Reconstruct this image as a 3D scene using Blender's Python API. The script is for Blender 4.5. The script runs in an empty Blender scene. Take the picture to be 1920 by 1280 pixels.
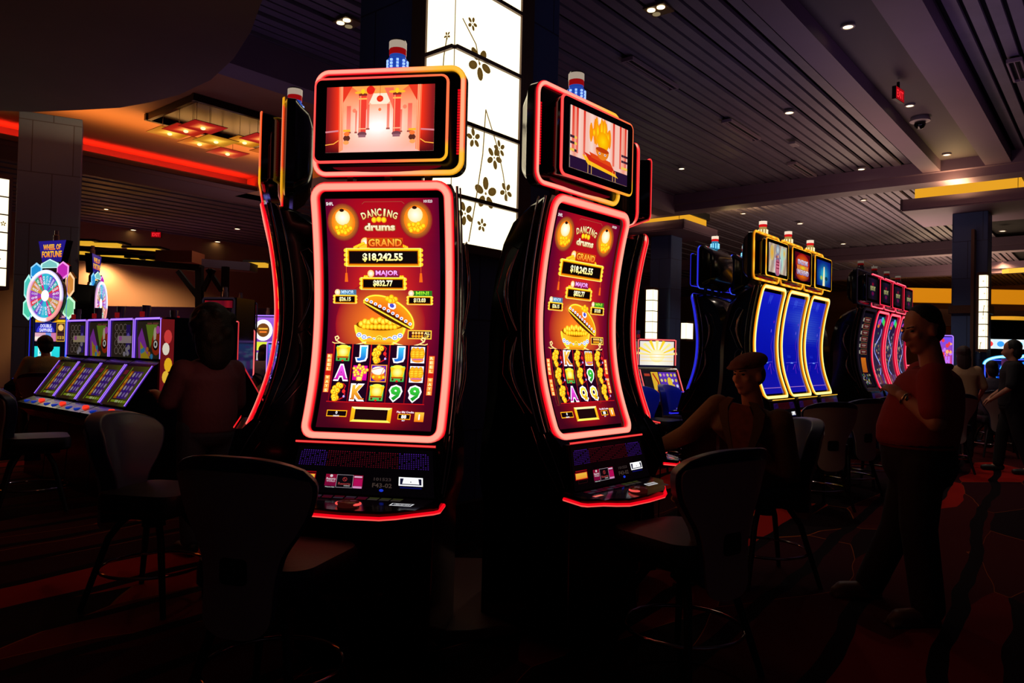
import bpy, bmesh, math, random
from mathutils import Vector, Matrix
random.seed(7)
PI = math.pi
SC = bpy.context.scene
COL = SC.collection
rad = math.radians

# ---------------------------------------------------------------- camera, world, exposure
CAM_H = 1.36
F_PX = 1380.0
PITCH, ROLL = rad(0.95), rad(1.3)
fwd = Vector((0, math.cos(PITCH), math.sin(PITCH)))
r0 = Vector((1, 0, 0)); u0 = r0.cross(fwd)
RIGHT = (r0*math.cos(ROLL) + u0*math.sin(ROLL)).normalized()
UP = RIGHT.cross(fwd).normalized()
cam_data = bpy.data.cameras.new('camera')
cam = bpy.data.objects.new('camera', cam_data); COL.objects.link(cam)
cam_data.sensor_width = 36.0; cam_data.lens = 36.0*F_PX/1920.0
cam_data.clip_start = 0.05; cam_data.clip_end = 200
m = Matrix.Identity(4)
for i in range(3):
    m[i][0] = RIGHT[i]; m[i][1] = UP[i]; m[i][2] = -fwd[i]
m[0][3], m[1][3], m[2][3] = 0, 0, CAM_H
cam.matrix_world = m
SC.camera = cam

world = bpy.data.worlds.new('world'); SC.world = world; world.use_nodes = True
wb = world.node_tree.nodes['Background']
wb.inputs[0].default_value = (0.62, 0.56, 0.86, 1); wb.inputs[1].default_value = 0.07
SC.view_settings.view_transform = 'Standard'
SC.view_settings.look = 'None'
SC.view_settings.exposure = 0.0
SC.view_settings.gamma = 1.0
SC.view_settings.use_curve_mapping = False
SC.cycles.use_denoising = True
SC.cycles.max_bounces = 6
SC.cycles.sample_clamp_indirect = 3.0
SC.cycles.use_light_tree = True

def ray(px, py):
    return (fwd + RIGHT*((px-960)/F_PX) - UP*((py-640)/F_PX))
def at(px, py, Y):
    d = ray(px, py); t = Y/d.y
    return Vector((d.x*t, Y, CAM_H + d.z*t))
def atz(px, py, z):
    d = ray(px, py); t = (z-CAM_H)/d.z
    return Vector((d.x*t, d.y*t, z))

# building axes: U recedes to the right, N_ faces the camera side
U = Vector((0.64, 0.768, 0)).normalized()
V = Vector((-0.768, 0.64, 0)).normalized()
def UVp(u, v, z=0): return U*u + V*v + Vector((0, 0, z))

# room lights: downlights in the ceiling
def spot(loc, energy, color=(1, .80, .62), size=rad(110), blend=.6, r=.05, name='ceiling_spot'):
    l = bpy.data.lights.new(name, 'SPOT'); l.energy = energy; l.color = color
    l.spot_size = size; l.spot_blend = blend; l.shadow_soft_size = r
    o = bpy.data.objects.new(name, l); COL.objects.link(o); o.location = loc
    return o
def area(loc, rot, sx, sy, energy, color, name):
    l = bpy.data.lights.new(name, 'AREA'); l.shape = 'RECTANGLE'; l.size = sx; l.size_y = sy
    l.energy = energy; l.color = color
    o = bpy.data.objects.new(name, l); COL.objects.link(o); o.location = loc; o.rotation_euler = rot
    return o

# ---------------------------------------------------------------- colour + materials
def lin(c, k=1.0):
    def f(x):
        x /= 255.0
        return x/12.92 if x <= .04045 else ((x+.055)/1.055)**2.4
    return (f(c[0])*k, f(c[1])*k, f(c[2])*k, 1.0)
MATS = {}
def mat(name, base, rough=.6, metal=0, spec=.5, coat=0, bump=None, noise=None, emis=None, trans=0, alpha=1):
    if name in MATS: return MATS[name]
    m = bpy.data.materials.new(name); m.use_nodes = True; nt = m.node_tree
    b = nt.nodes['Principled BSDF']
    b.inputs['Base Color'].default_value = lin(base)
    b.inputs['Roughness'].default_value = rough; b.inputs['Metallic'].default_value = metal
    b.inputs['Specular IOR Level'].default_value = spec
    b.inputs['Coat Weight'].default_value = coat; b.inputs['Coat Roughness'].default_value = .08
    if trans: b.inputs['Transmission Weight'].default_value = trans
    if emis:
        b.inputs['Emission Color'].default_value = lin(emis[0]); b.inputs['Emission Strength'].default_value = emis[1]
    tc = nt.nodes.new('ShaderNodeTexCoord')
    if noise:
        sc, amt = noise
        n = nt.nodes.new('ShaderNodeTexNoise'); n.inputs['Scale'].default_value = sc; n.inputs['Detail'].default_value = 4
        nt.links.new(tc.outputs['Object'], n.inputs['Vector'])
        mx = nt.nodes.new('ShaderNodeMix'); mx.data_type = 'RGBA'
        c = lin(base)
        mx.inputs['A'].default_value = [x*(1-amt) for x in c[:3]]+[1]; mx.inputs['B'].default_value = [min(1, x*(1+amt)) for x in c[:3]]+[1]
        nt.links.new(n.outputs['Fac'], mx.inputs['Factor']); nt.links.new(mx.outputs['Result'], b.inputs['Base Color'])
    if bump:
        sc, st = bump
        n = nt.nodes.new('ShaderNodeTexNoise'); n.inputs['Scale'].default_value = sc
        nt.links.new(tc.outputs['Object'], n.inputs['Vector'])
        bp = nt.nodes.new('ShaderNodeBump'); bp.inputs['Strength'].default_value = st; bp.inputs['Distance'].default_value = .01
        nt.links.new(n.outputs['Fac'], bp.inputs['Height']); nt.links.new(bp.outputs['Normal'], b.inputs['Normal'])
    MATS[name] = m
    return m
def attr_glow(name, glossy=False, sample=True, k=1.0):
    if name in MATS: return MATS[name]
    m = bpy.data.materials.new(name); m.use_nodes = True; nt = m.node_tree
    b = nt.nodes['Principled BSDF']
    b.inputs['Base Color'].default_value = (.004, .004, .004, 1)
    b.inputs['Roughness'].default_value = .12 if glossy else .5
    b.inputs['Specular IOR Level'].default_value = .4 if glossy else .1
    a = nt.nodes.new('ShaderNodeAttribute'); a.attribute_name = 'Col'
    nt.links.new(a.outputs['Color'], b.inputs['Emission Color']); b.inputs['Emission Strength'].default_value = k
    if not sample: m.cycles.emission_sampling = 'NONE'
    MATS[name] = m
    return m
def M_black(): return mat('gloss_black', (9, 8, 9), .18, spec=.5, coat=.3)
def M_matt(): return mat('matt_black', (10, 9, 10), .55, bump=(60, .1))
def M_chrome(): return mat('chrome', (190, 180, 175), .12, metal=1)
def M_bezel(): return mat('bezel_glass', (4, 4, 5), .08, spec=.6)
def M_glow(): return attr_glow('tube_glow')
def M_screen(): return attr_glow('screen_glow', True)
def M_dim(): return attr_glow('faint_glow', True, False)

# ---------------------------------------------------------------- mesh builder
class MB:
    def __init__(s): s.V = []; s.F = []; s.M = []; s.C = []
    def v(s, p): s.V.append(tuple(p)); return len(s.V)-1
    def f(s, idx, mi=0, col=None): s.F.append(tuple(idx)); s.M.append(mi); s.C.append(col)
    def poly(s, pts, mi=0, col=None):
        s.f([s.v(p) for p in pts], mi, col)
    def box(s, c, d, mi=0, rot=None, col=None, taper=None):
        c = Vector(c); hx, hy, hz = d[0]/2, d[1]/2, d[2]/2
        P = []
        for z in (-hz, hz):
            t = 1 if (taper is None or z < 0) else taper
            for x, y in ((-hx, -hy), (hx, -hy), (hx, hy), (-hx, hy)):
                q = Vector((x*t, y*t, z))
                if rot is not None: q = rot @ q
                P.append(s.v(c+q))
        for q in ((0, 3, 2, 1), (4, 5, 6, 7), (0, 1, 5, 4), (1, 2, 6, 5), (2, 3, 7, 6), (3, 0, 4, 7)):
            s.f([P[i] for i in q], mi, col)
    def prism(s, pts, z0, z1, mi=0, col=None):
        n = len(pts)
        a = [s.v((p[0], p[1], z0)) for p in pts]; b = [s.v((p[0], p[1], z1)) for p in pts]
        s.f(a[::-1], mi, col); s.f(b, mi, col)
        for i in range(n):
            j = (i+1) % n; s.f([a[i], a[j], b[j], b[i]], mi, col)
    def loft(s, rings, mi=0, cap=True, closed=True, col=None, loop=False):
        R = [[s.v(p) for p in r] for r in rings]; n = len(R[0])
        rr = len(R) if loop else len(R)-1
        for k in range(rr):
            A, B = R[k], R[(k+1) % len(R)]
            for i in range(n if closed else n-1):
                j = (i+1) % n
                c = col(k, i) if callable(col) else col
                s.f([A[i], A[j], B[j], B[i]], mi, c)
        if cap and not loop:
            c = col(0, 0) if callable(col) else col
            s.f(R[0][::-1], mi, c); s.f(R[-1], mi, c)
    def tube(s, pts, r, n=8, mi=0, loop=False, col=None, cap=True, colfn=None):
        pts = [Vector(p) for p in pts]; N = len(pts)
        rr = r if isinstance(r, (list, tuple)) else [r]*N
        rings = []; ref = None
        for i in range(N):
            if loop: t = pts[(i+1) % N]-pts[i-1]
            else: t = pts[min(i+1, N-1)]-pts[max(i-1, 0)]
            t.normalize()
            if ref is None:
                ref = Vector((0, 0, 1)) if abs(t.z) < .9 else Vector((1, 0, 0))
            a = (ref - t*ref.dot(t))
            if a.length < 1e-5: a = Vector((1, 0, 0)) - t*t.x
            a.normalize(); b = t.cross(a); ref = a
            rings.append([pts[i]+(a*math.cos(2*PI*k/n)+b*math.sin(2*PI*k/n))*rr[i] for k in range(n)])
        s.loft(rings, mi, cap and not loop, True, colfn if colfn else col, loop)
    def lathe(s, prof, c=(0, 0, 0), n=20, mi=0, col=None, ax=None, sx=1, sy=1):
        c = Vector(c); R = []
        for r, z in prof:
            ring = []
            for k in range(n):
                q = Vector((r*sx*math.cos(2*PI*k/n), r*sy*math.sin(2*PI*k/n), z))
                if ax is not None: q = ax @ q
                ring.append(c+q)
            R.append(ring)
        s.loft(R, mi, True, True, col)
    def ball(s, c, r, mi=0, n=12, m=8, rot=None, col=None):
        r = r if isinstance(r, (tuple, list)) else (r, r, r); c = Vector(c); R = []
        for j in range(1, m):
            th = PI*j/m; ring = []
            for k in range(n):
                q = Vector((r[0]*math.sin(th)*math.cos(2*PI*k/n), r[1]*math.sin(th)*math.sin(2*PI*k/n), -r[2]*math.cos(th)))
                if rot is not None: q = rot @ q
                ring.append(s.v(c+q))
            R.append(ring)
        q = Vector((0, 0, -r[2])); q2 = Vector((0, 0, r[2]))
        if rot is not None: q = rot @ q; q2 = rot @ q2
        b = s.v(c+q); t = s.v(c+q2)
        for j in range(len(R)-1):
            for k in range(n):
                l = (k+1) % n; s.f([R[j][k], R[j][l], R[j+1][l], R[j+1][k]], mi, col)
        for k in range(n):
            l = (k+1) % n; s.f([b, R[0][l], R[0][k]], mi, col); s.f([t, R[-1][k], R[-1][l]], mi, col)
    def mesh(s, name, mats, smooth=None):
        me = bpy.data.meshes.new(name)
        me.from_pydata(s.V, [], s.F)
        for mm in (mats if isinstance(mats, (list, tuple)) else [mats]): me.materials.append(mm)
        me.polygons.foreach_set('material_index', s.M)
        if any(c is not None for c in s.C):
            a = me.color_attributes.new('Col', 'FLOAT_COLOR', 'CORNER')
            buf = []
            for f, c in zip(s.F, s.C):
                if c is None: buf += [0, 0, 0, 1]*len(f)
                elif isinstance(c[0], (tuple, list)):
                    for q in c: buf += list(q[:3])+[1]
                else: buf += (list(c[:3])+[1])*len(f)
            a.data.foreach_set('color', buf)
        if smooth is not None:
            me.polygons.foreach_set('use_smooth', [True]*len(me.polygons))
            me.set_sharp_from_angle(angle=rad(smooth))
        me.update()
        return me
    def build(s, name, mats, parent=None, smooth=None, bevel=0, segs=2, loc=None, rotz=None):
        o = bpy.data.objects.new(name, s.mesh(name, mats, smooth)); COL.objects.link(o)
        if parent is not None: o.parent = parent
        if bevel:
            b = o.modifiers.new('bevel', 'BEVEL'); b.width = bevel; b.segments = segs; b.limit_method = 'ANGLE'; b.angle_limit = rad(40)
        if loc is not None: o.location = loc
        if rotz is not None: o.rotation_euler = (0, 0, rotz)
        return o
def meshobj(name, me, parent=None):
    o = bpy.data.objects.new(name, me); COL.objects.link(o)
    if parent is not None: o.parent = parent
    return o
def thing(name, label, cat, loc=(0, 0, 0), rotz=0, group=None):
    o = bpy.data.objects.new(name, None); COL.objects.link(o); o.empty_display_size = .1
    o.location = loc; o.rotation_euler = (0, 0, rotz); o['label'] = label; o['category'] = cat
    if group: o['group'] = group
    return o
def tag(o, label, cat, group=None):
    o['label'] = label; o['category'] = cat
    if group: o['group'] = group
    return o
def struct(name, mb, mats, **k):
    o = mb.build(name, mats, **k); o['kind'] = 'structure'; return o
def dup(root, loc=None, rotz=None, label=None, group=None):
    def cp(o, par):
        c = o.copy(); COL.objects.link(c)
        if par is not None: c.parent = par
        for ch in list(o.children): cp(ch, c)
        return c
    r = cp(root, None)
    if loc is not None: r.location = loc
    if rotz is not None: r.rotation_euler = (0, 0, rotz)
    if label: r['label'] = label
    if group: r['group'] = group
    return r

def rrect(x0, x1, y0, y1, r, n=6, arch=0):
    """rounded rectangle outline, counter-clockwise"""
    P = []
    for cx, cy, a0 in ((x1-r, y0+r, -90), (x1-r, y1-r, 0), (x0+r, y1-r, 90), (x0+r, y0+r, 180)):
        for k in range(n+1):
            a = rad(a0+90*k/n); P.append((cx+r*math.cos(a), cy+r*math.sin(a)))
    if arch:
        xm, hw = (x0+x1)/2, (x1-x0)/2
        P = [(x, y+(arch*(1-((x-xm)/hw)**2) if y > (y0+y1)/2+.3*(y1-y0) else 0)) for x, y in P]
    return P
def densify(P, step, loop=True):
    Q = []; n = len(P)
    for i in range(n if loop else n-1):
        a, b = P[i], P[(i+1) % n]; d = math.dist(a, b); k = max(1, int(d/step))
        for j in range(k): Q.append(tuple(a[t]+(b[t]-a[t])*j/k for t in range(len(a))))
    if not loop: Q.append(P[-1])
    return Q
def interp(tab, x):
    if x <= tab[0][0]: return tab[0][1]
    for (a, fa), (b, fb) in zip(tab, tab[1:]):
        if x <= b:
            t = (x-a)/(b-a); return fa+(fb-fa)*t
    return tab[-1][1]
def smooth_tab(tab, n=40):
    """Catmull-Rom resample of a table of (x, y)"""
    out = []; L = len(tab)
    for i in range(L-1):
        p0 = tab[max(i-1, 0)]; p1 = tab[i]; p2 = tab[i+1]; p3 = tab[min(i+2, L-1)]
        k = max(2, n//(L-1))
        for j in range(k):
            t = j/k
            m1 = (p2[1]-p0[1])/(p2[0]-p0[0])*(p2[0]-p1[0]); m2 = (p3[1]-p1[1])/(p3[0]-p1[0])*(p2[0]-p1[0])
            y = (2*t**3-3*t*t+1)*p1[1]+(t**3-2*t*t+t)*m1+(-2*t**3+3*t*t)*p2[1]+(t**3-t*t)*m2
            out.append((p1[0]+(p2[0]-p1[0])*t, y))
    out.append(tab[-1]); return out

# ---------------------------------------------------------------- lettering
_TXT = {}
def text_tris(s, bold=0.0):
    key = (s, bold)
    if key in _TXT: return _TXT[key]
    c = bpy.data.curves.new('t', 'FONT'); c.body = s; c.size = 1; c.offset = bold; c.resolution_u = 2
    c.align_x = 'LEFT'
    o = bpy.data.objects.new('t', c); COL.objects.link(o)
    bpy.context.view_layer.update()
    dg = bpy.context.evaluated_depsgraph_get(); ev = o.evaluated_get(dg); me = ev.to_mesh()
    vs = [(v.co.x, v.co.y) for v in me.vertices]
    me.calc_loop_triangles()
    tr = [tuple(t.vertices) for t in me.loop_triangles]
    ev.to_mesh_clear(); bpy.data.objects.remove(o); bpy.data.curves.remove(c)
    if not vs: vs = [(0, 0)]; 
    x0 = min(v[0] for v in vs); x1 = max(v[0] for v in vs); y0 = min(v[1] for v in vs); y1 = max(v[1] for v in vs)
    _TXT[key] = ([(v[0]-x0, v[1]-y0) for v in vs], tr, max(x1-x0, 1e-6), max(y1-y0, 1e-6))
    return _TXT[key]

class Canvas:
    """flat picture of coloured pieces, x right, y down, in its own units"""
    def __init__(s, w, h, k=1.0): s.w = w; s.h = h; s.k = k; s.items = []; s.boxes = []
    def _add(s, polys):
        xs = [p[0] for q, _ in polys for p in q]; ys = [p[1] for q, _ in polys for p in q]
        bb = (min(xs), min(ys), max(xs), max(ys)); L = 0
        for b, l in s.boxes:
            if b[0] < bb[2] and b[2] > bb[0] and b[1] < bb[3] and b[3] > bb[1]: L = max(L, l+1)
        s.boxes.append((bb, L))
        for q, c in polys: s.items.append((q, c, L))
    def c(s, col): 
        if len(col) == 4: return lin(col[:3], s.k*col[3])
        return lin(col, s.k)
    def poly(s, pts, col): s._add([(list(pts), [s.c(col)]*len(pts))])
    def grad(s, x0, y0, x1, y1, stops, nx=1, ny=12, fn=None):
        """background grid coloured by fn(u,v)->rgb"""
        P = []
        for i in range(nx):
            for j in range(ny):
                a, b, c, d = i/nx, (i+1)/nx, j/ny, (j+1)/ny
                q = [(a, c), (b, c), (b, d), (a, d)]
                P.append(([(x0+(x1-x0)*u, y0+(y1-y0)*v) for u, v in q], [s.c(fn(u, v)) if fn else s.c(mixstops(stops, v)) for u, v in q]))
        s._add(P)
    def rect(s, x0, y0, x1, y1, col, col2=None):
        a = s.c(col); b = s.c(col2) if col2 else a
        s._add([([(x0, y0), (x1, y0), (x1, y1), (x0, y1)], [a, a, b, b])])
    def frame(s, x0, y0, x1, y1, t, col):
        c = s.c(col)
        s._add([([(a, b), (d, b), (d, e), (a, e)], [c]*4) for a, b, d, e in ((x0, y0, x1, y0+t), (x0, y1-t, x1, y1), (x0, y0+t, x0+t, y1-t), (x1-t, y0+t, x1, y1-t))])
    def ell(s, cx, cy, rx, ry, col, n=20, a0=0, a1=360, rot=0, edge=None):
        cr, sr = math.cos(rad(rot)), math.sin(rad(rot))
        P = []
        full = (a1-a0) >= 360
        for k in range(n if full else n+1):
            a = rad(a0+(a1-a0)*k/n); x, y = rx*math.cos(a), ry*math.sin(a)
            P.append((cx+x*cr-y*sr, cy+x*sr+y*cr))
        if edge is None: s._add([(P, [s.c(col)]*len(P))])
        else:
            ci, ce = s.c(col), s.c(edge); T = []
            for i in range(len(P) if full else len(P)-1):
                T.append(([(cx, cy), P[i], P[(i+1) % len(P)]], [ci, ce, ce]))
            s._add(T)
    def ring(s, cx, cy, rx, ry, t, col, n=32, a0=0, a1=360):
        c = s.c(col); P = []
        for k in range(n):
            a, b = rad(a0+(a1-a0)*k/n), rad(a0+(a1-a0)*(k+1)/n)
            P.append(([(cx+rx*math.cos(a), cy+ry*math.sin(a)), (cx+rx*math.cos(b), cy+ry*math.sin(b)),
                       (cx+(rx-t)*math.cos(b), cy+(ry-t)*math.sin(b)), (cx+(rx-t)*math.cos(a), cy+(ry-t)*math.sin(a))], [c]*4))
        s._add(P)
    def line(s, pts, w, col):
        c = s.c(col); P = []
        for (x0, y0), (x1, y1) in zip(pts, pts[1:]):
            d = math.hypot(x1-x0, y1-y0) or 1; nx, ny = -(y1-y0)/d*w/2, (x1-x0)/d*w/2
            ex, ey = (x1-x0)/d*w*.2, (y1-y0)/d*w*.2
            P.append(([(x0+nx-ex, y0+ny-ey), (x1+nx+ex, y1+ny+ey), (x1-nx+ex, y1-ny+ey), (x0-nx-ex, y0-ny-ey)], [c]*4))
        s._add(P)
    def text(s, t, cx, cy, w, h, col, col2=None, bold=.02, out=None, ow=.06, vert=False, fn=None):
        for b, ca, cb in (([(ow, out, out)] if out else []) + [(bold, col, col2 or col)]):
            vs, tr, tw, th = text_tris(t, b)
            gx = ow*2 if (out and b == ow) else 0
            W = w*(1+.02*(1 if gx else 0)) + (gx*h if gx else 0); H = h + (gx*h*.9 if gx else 0)
            a, c2 = s.c(ca), s.c(cb); P = []
            for tri in tr:
                q = []; cc = []
                for i in tri:
                    x, y = vs[i][0]/tw-.5, vs[i][1]/th-.5
                    X, Y = cx+x*W, cy-y*H
                    if fn: X, Y = fn(X, Y)
                    q.append((X, Y)); f = .5-y
                    cc.append(tuple(a[k]*(1-f)+c2[k]*f for k in range(3)))
                P.append((q, cc))
            s._add(P)
    def coin(s, cx, cy, r, a=(255, 225, 40), b=(225, 140, 10)):
        s.ell(cx, cy, r, r, b, 12); s.ell(cx-r*.08, cy-r*.08, r*.8, r*.8, a, 12, edge=(250, 190, 20))
    def mesh(s, name, fmap, mats, bands=None, dz=.00035):
        mb = MB()
        for q, cols, L in s.items:
            q = [(x/s.w, y/s.h) for x, y in q]
            pieces = [(q, cols)]
            if bands:
                y0 = min(p[1] for p in q); y1 = max(p[1] for p in q); pieces = []
                k0 = int(math.floor(y0*bands)); k1 = int(math.ceil(y1*bands))
                for k in range(k0, max(k1, k0+1)):
                    a, ca = clip(q, cols, k/bands, 1)
                    if len(a) >= 3: a, ca = clip(a, ca, (k+1)/bands, -1)
                    if len(a) >= 3: pieces.append((a, ca))
            for a, ca in pieces:
                mb.f([mb.v(fmap(x, y, (L+1)*dz)) for x, y in a][::-1], 0, list(ca)[::-1])
        return mb.mesh(name, mats)
def clip(q, cols, yv, sgn):
    o, oc = [], []; n = len(q)
    for i in range(n):
        a, b = q[i], q[(i+1) % n]; ca, cb = cols[i], cols[(i+1) % n]
        da, db = (a[1]-yv)*sgn, (b[1]-yv)*sgn
        if da >= 0: o.append(a); oc.append(ca)
        if (da > 1e-9 and db < -1e-9) or (da < -1e-9 and db > 1e-9):
            t = da/(da-db); o.append((a[0]+(b[0]-a[0])*t, yv)); oc.append(tuple(ca[k]+(cb[k]-ca[k])*t for k in range(3)))
    return o, oc
def mixstops(st, v):
    for (a, ca), (b, cb) in zip(st, st[1:]):
        if v <= b:
            t = (v-a)/(b-a) if b > a else 0; return tuple(ca[i]+(cb[i]-ca[i])*t for i in range(3))
    return st[-1][1]
def mixc(a, b, t):
    t = max(0, min(1, t)); return tuple(a[i]+(b[i]-a[i])*t for i in range(3))
# ---------------------------------------------------------------- screen pictures
def symbol(c, k, x, y, w, h):
    """one reel picture centred at x, y"""
    if k in 'JAKQ9':
        top, bot = {'J': ((60, 190, 235), (20, 90, 200)), 'A': ((235, 90, 230), (190, 10, 160)), 'K': ((255, 190, 60), (200, 110, 20)),
                    'Q': ((255, 235, 60), (230, 170, 10)), '9': ((60, 200, 60), (10, 130, 30))}[k]
        ww = {'J': .52, 'A': .66, 'K': .66, 'Q': .62, '9': .58}[k]
        c.text(k, x, y, w*ww, h*.74, top, bot, bold=.05, out=(255, 245, 250), ow=.12)
        if k == 'J': c.rect(x-.02*w, y-h*.37, x+w*.30, y-h*.28, top); 
        if k in 'AK':
            for sx in (-1, 1): c.rect(x+sx*w*.27-w*.12, y+h*.30, x+sx*w*.27+w*.12, y+h*.37, bot)
    elif k == 'b':                                   # gold bowl on green
        c.rect(x-w*.38, y-h*.40, x+w*.38, y+h*.40, (140, 225, 120), (60, 170, 70))
        c.poly([(x-w*.42, y-h*.34), (x+w*.42, y-h*.34), (x+w*.30, y+h*.16), (x-w*.30, y+h*.16)], (250, 190, 20))
        c.ell(x, y-h*.08, w*.30, h*.26, (255, 250, 160), 14, edge=(255, 200, 30))
        c.ell(x, y-h*.36, w*.28, h*.09, (255, 230, 70))
        c.rect(x-w*.34, y+h*.16, x+w*.34, y+h*.24, (170, 70, 10)); c.ell(x-w*.24, y+h*.30, w*.06, h*.06, (90, 30, 0)); c.ell(x+w*.24, y+h*.30, w*.06, h*.06, (90, 30, 0))
        c.ell(x, y+h*.38, w*.07, h*.05, (210, 30, 20))
    elif k == 'c':                                   # string of coins with red tassel
        for dx, dy in ((.0, -.34), (.14, -.30), (-.18, -.18), (-.24, .0), (-.10, .10), (.0, -.06), (-.02, .33), (-.16, .26), (-.10, .38)):
            c.coin(x-w*.08+dx*w, y+dy*h, w*.155, (255, 240, 70))
            c.ell(x-w*.08+dx*w, y+dy*h, w*.03, w*.03, (120, 70, 0), 6)
        c.line([(x+w*.20, y-h*.42), (x+w*.34, y-h*.30), (x+w*.26, y-h*.05), (x+w*.36, y+h*.12), (x+w*.28, y+h*.30), (x+w*.05, y+h*.42)], w*.05, (200, 20, 30))
        c.ell(x+w*.28, y-h*.02, w*.09, h*.10, (235, 40, 40)); c.ell(x+w*.32, y+h*.24, w*.06, h*.06, (200, 160, 240))
    elif k == 's':                                   # golden junk on blue
        c.rect(x-w*.38, y-h*.42, x+w*.38, y+h*.42, (235, 240, 255), (250, 250, 255)); c.rect(x-w*.32, y-h*.36, x+w*.32, y+h*.36, (60, 110, 235), (120, 180, 255))
        for dx in (-.24, -.02, .22):
            c.ell(x+dx*w, y-h*.06, w*.17, h*.34, (255, 215, 50), 12, edge=(235, 150, 10))
            for t in (-.2, -.08, .04, .16): c.line([(x+(dx-.13)*w, y+t*h), (x+(dx+.13)*w, y+(t-.03)*h)], h*.02, (190, 100, 0))
        c.ell(x+w*.02, y+h*.24, w*.34, h*.16, (240, 140, 40), 16, 0, 180); c.rect(x-w*.26, y+h*.2, x+w*.3, y+h*.27, (200, 90, 150))
    elif k == 't':                                   # money tree on magenta
        c.rect(x-w*.40, y-h*.38, x+w*.40, y+h*.38, (230, 20, 160), (200, 0, 140))
        r = random.Random(3)
        for i in range(16):
            a = i*2.4; q = .12+.26*(i/16); c.coin(x+math.cos(a)*q*w*1.25, y-h*.10+math.sin(a)*q*h*.8, w*.09, (255, 245, 120))
        c.rect(x-w*.16, y+h*.2, x+w*.16, y+h*.42, (255, 200, 40), (220, 120, 10)); c.ell(x, y+h*.3, w*.13, h*.1, (255, 240, 120))
    elif k == 'd':                                   # drum on violet
        c.rect(x-w*.45, y-h*.45, x+w*.45, y+h*.45, (240, 150, 40)); c.rect(x-w*.40, y-h*.40, x+w*.40, y+h*.40, (90, 20, 170), (60, 10, 140))
        c.ell(x-w*.02, y+h*.10, w*.38, h*.30, (255, 170, 40), 18, edge=(220, 90, 10)); c.ell(x-w*.02, y-h*.14, w*.38, h*.22, (255, 255, 250), 18, edge=(245, 225, 200))
        c.line([(x-w*.36, y-h*.18), (x+w*.32, y-h*.34), (x+w*.12, y+h*.12)], w*.03, (200, 90, 20))
        for dx in (-.26, .08, .3): c.coin(x+dx*w, y+h*.20, w*.09)
def gold_frame(c, x0, y0, x1, y1, t, n):
    c.rect(x0, y0, x1, y1, (255, 205, 20), (225, 130, 5))
    for x in (x0, x1):
        for i in range(n): c.ell(x, y0+(y1-y0)*(i+.5)/n, t*.75, (y1-y0)/n*.48, (255, 205, 40), 8)
    c.frame(x0, y0, x1, y1, t*.22, (255, 240, 120))
    c.rect(x0+t, y0+t*.9, x1-t, y1-t*.9, (12, 4, 4)); c.frame(x0+t*.8, y0+t*.7, x1-t*.8, y1-t*.7, t*.25, (150, 60, 0))
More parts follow.
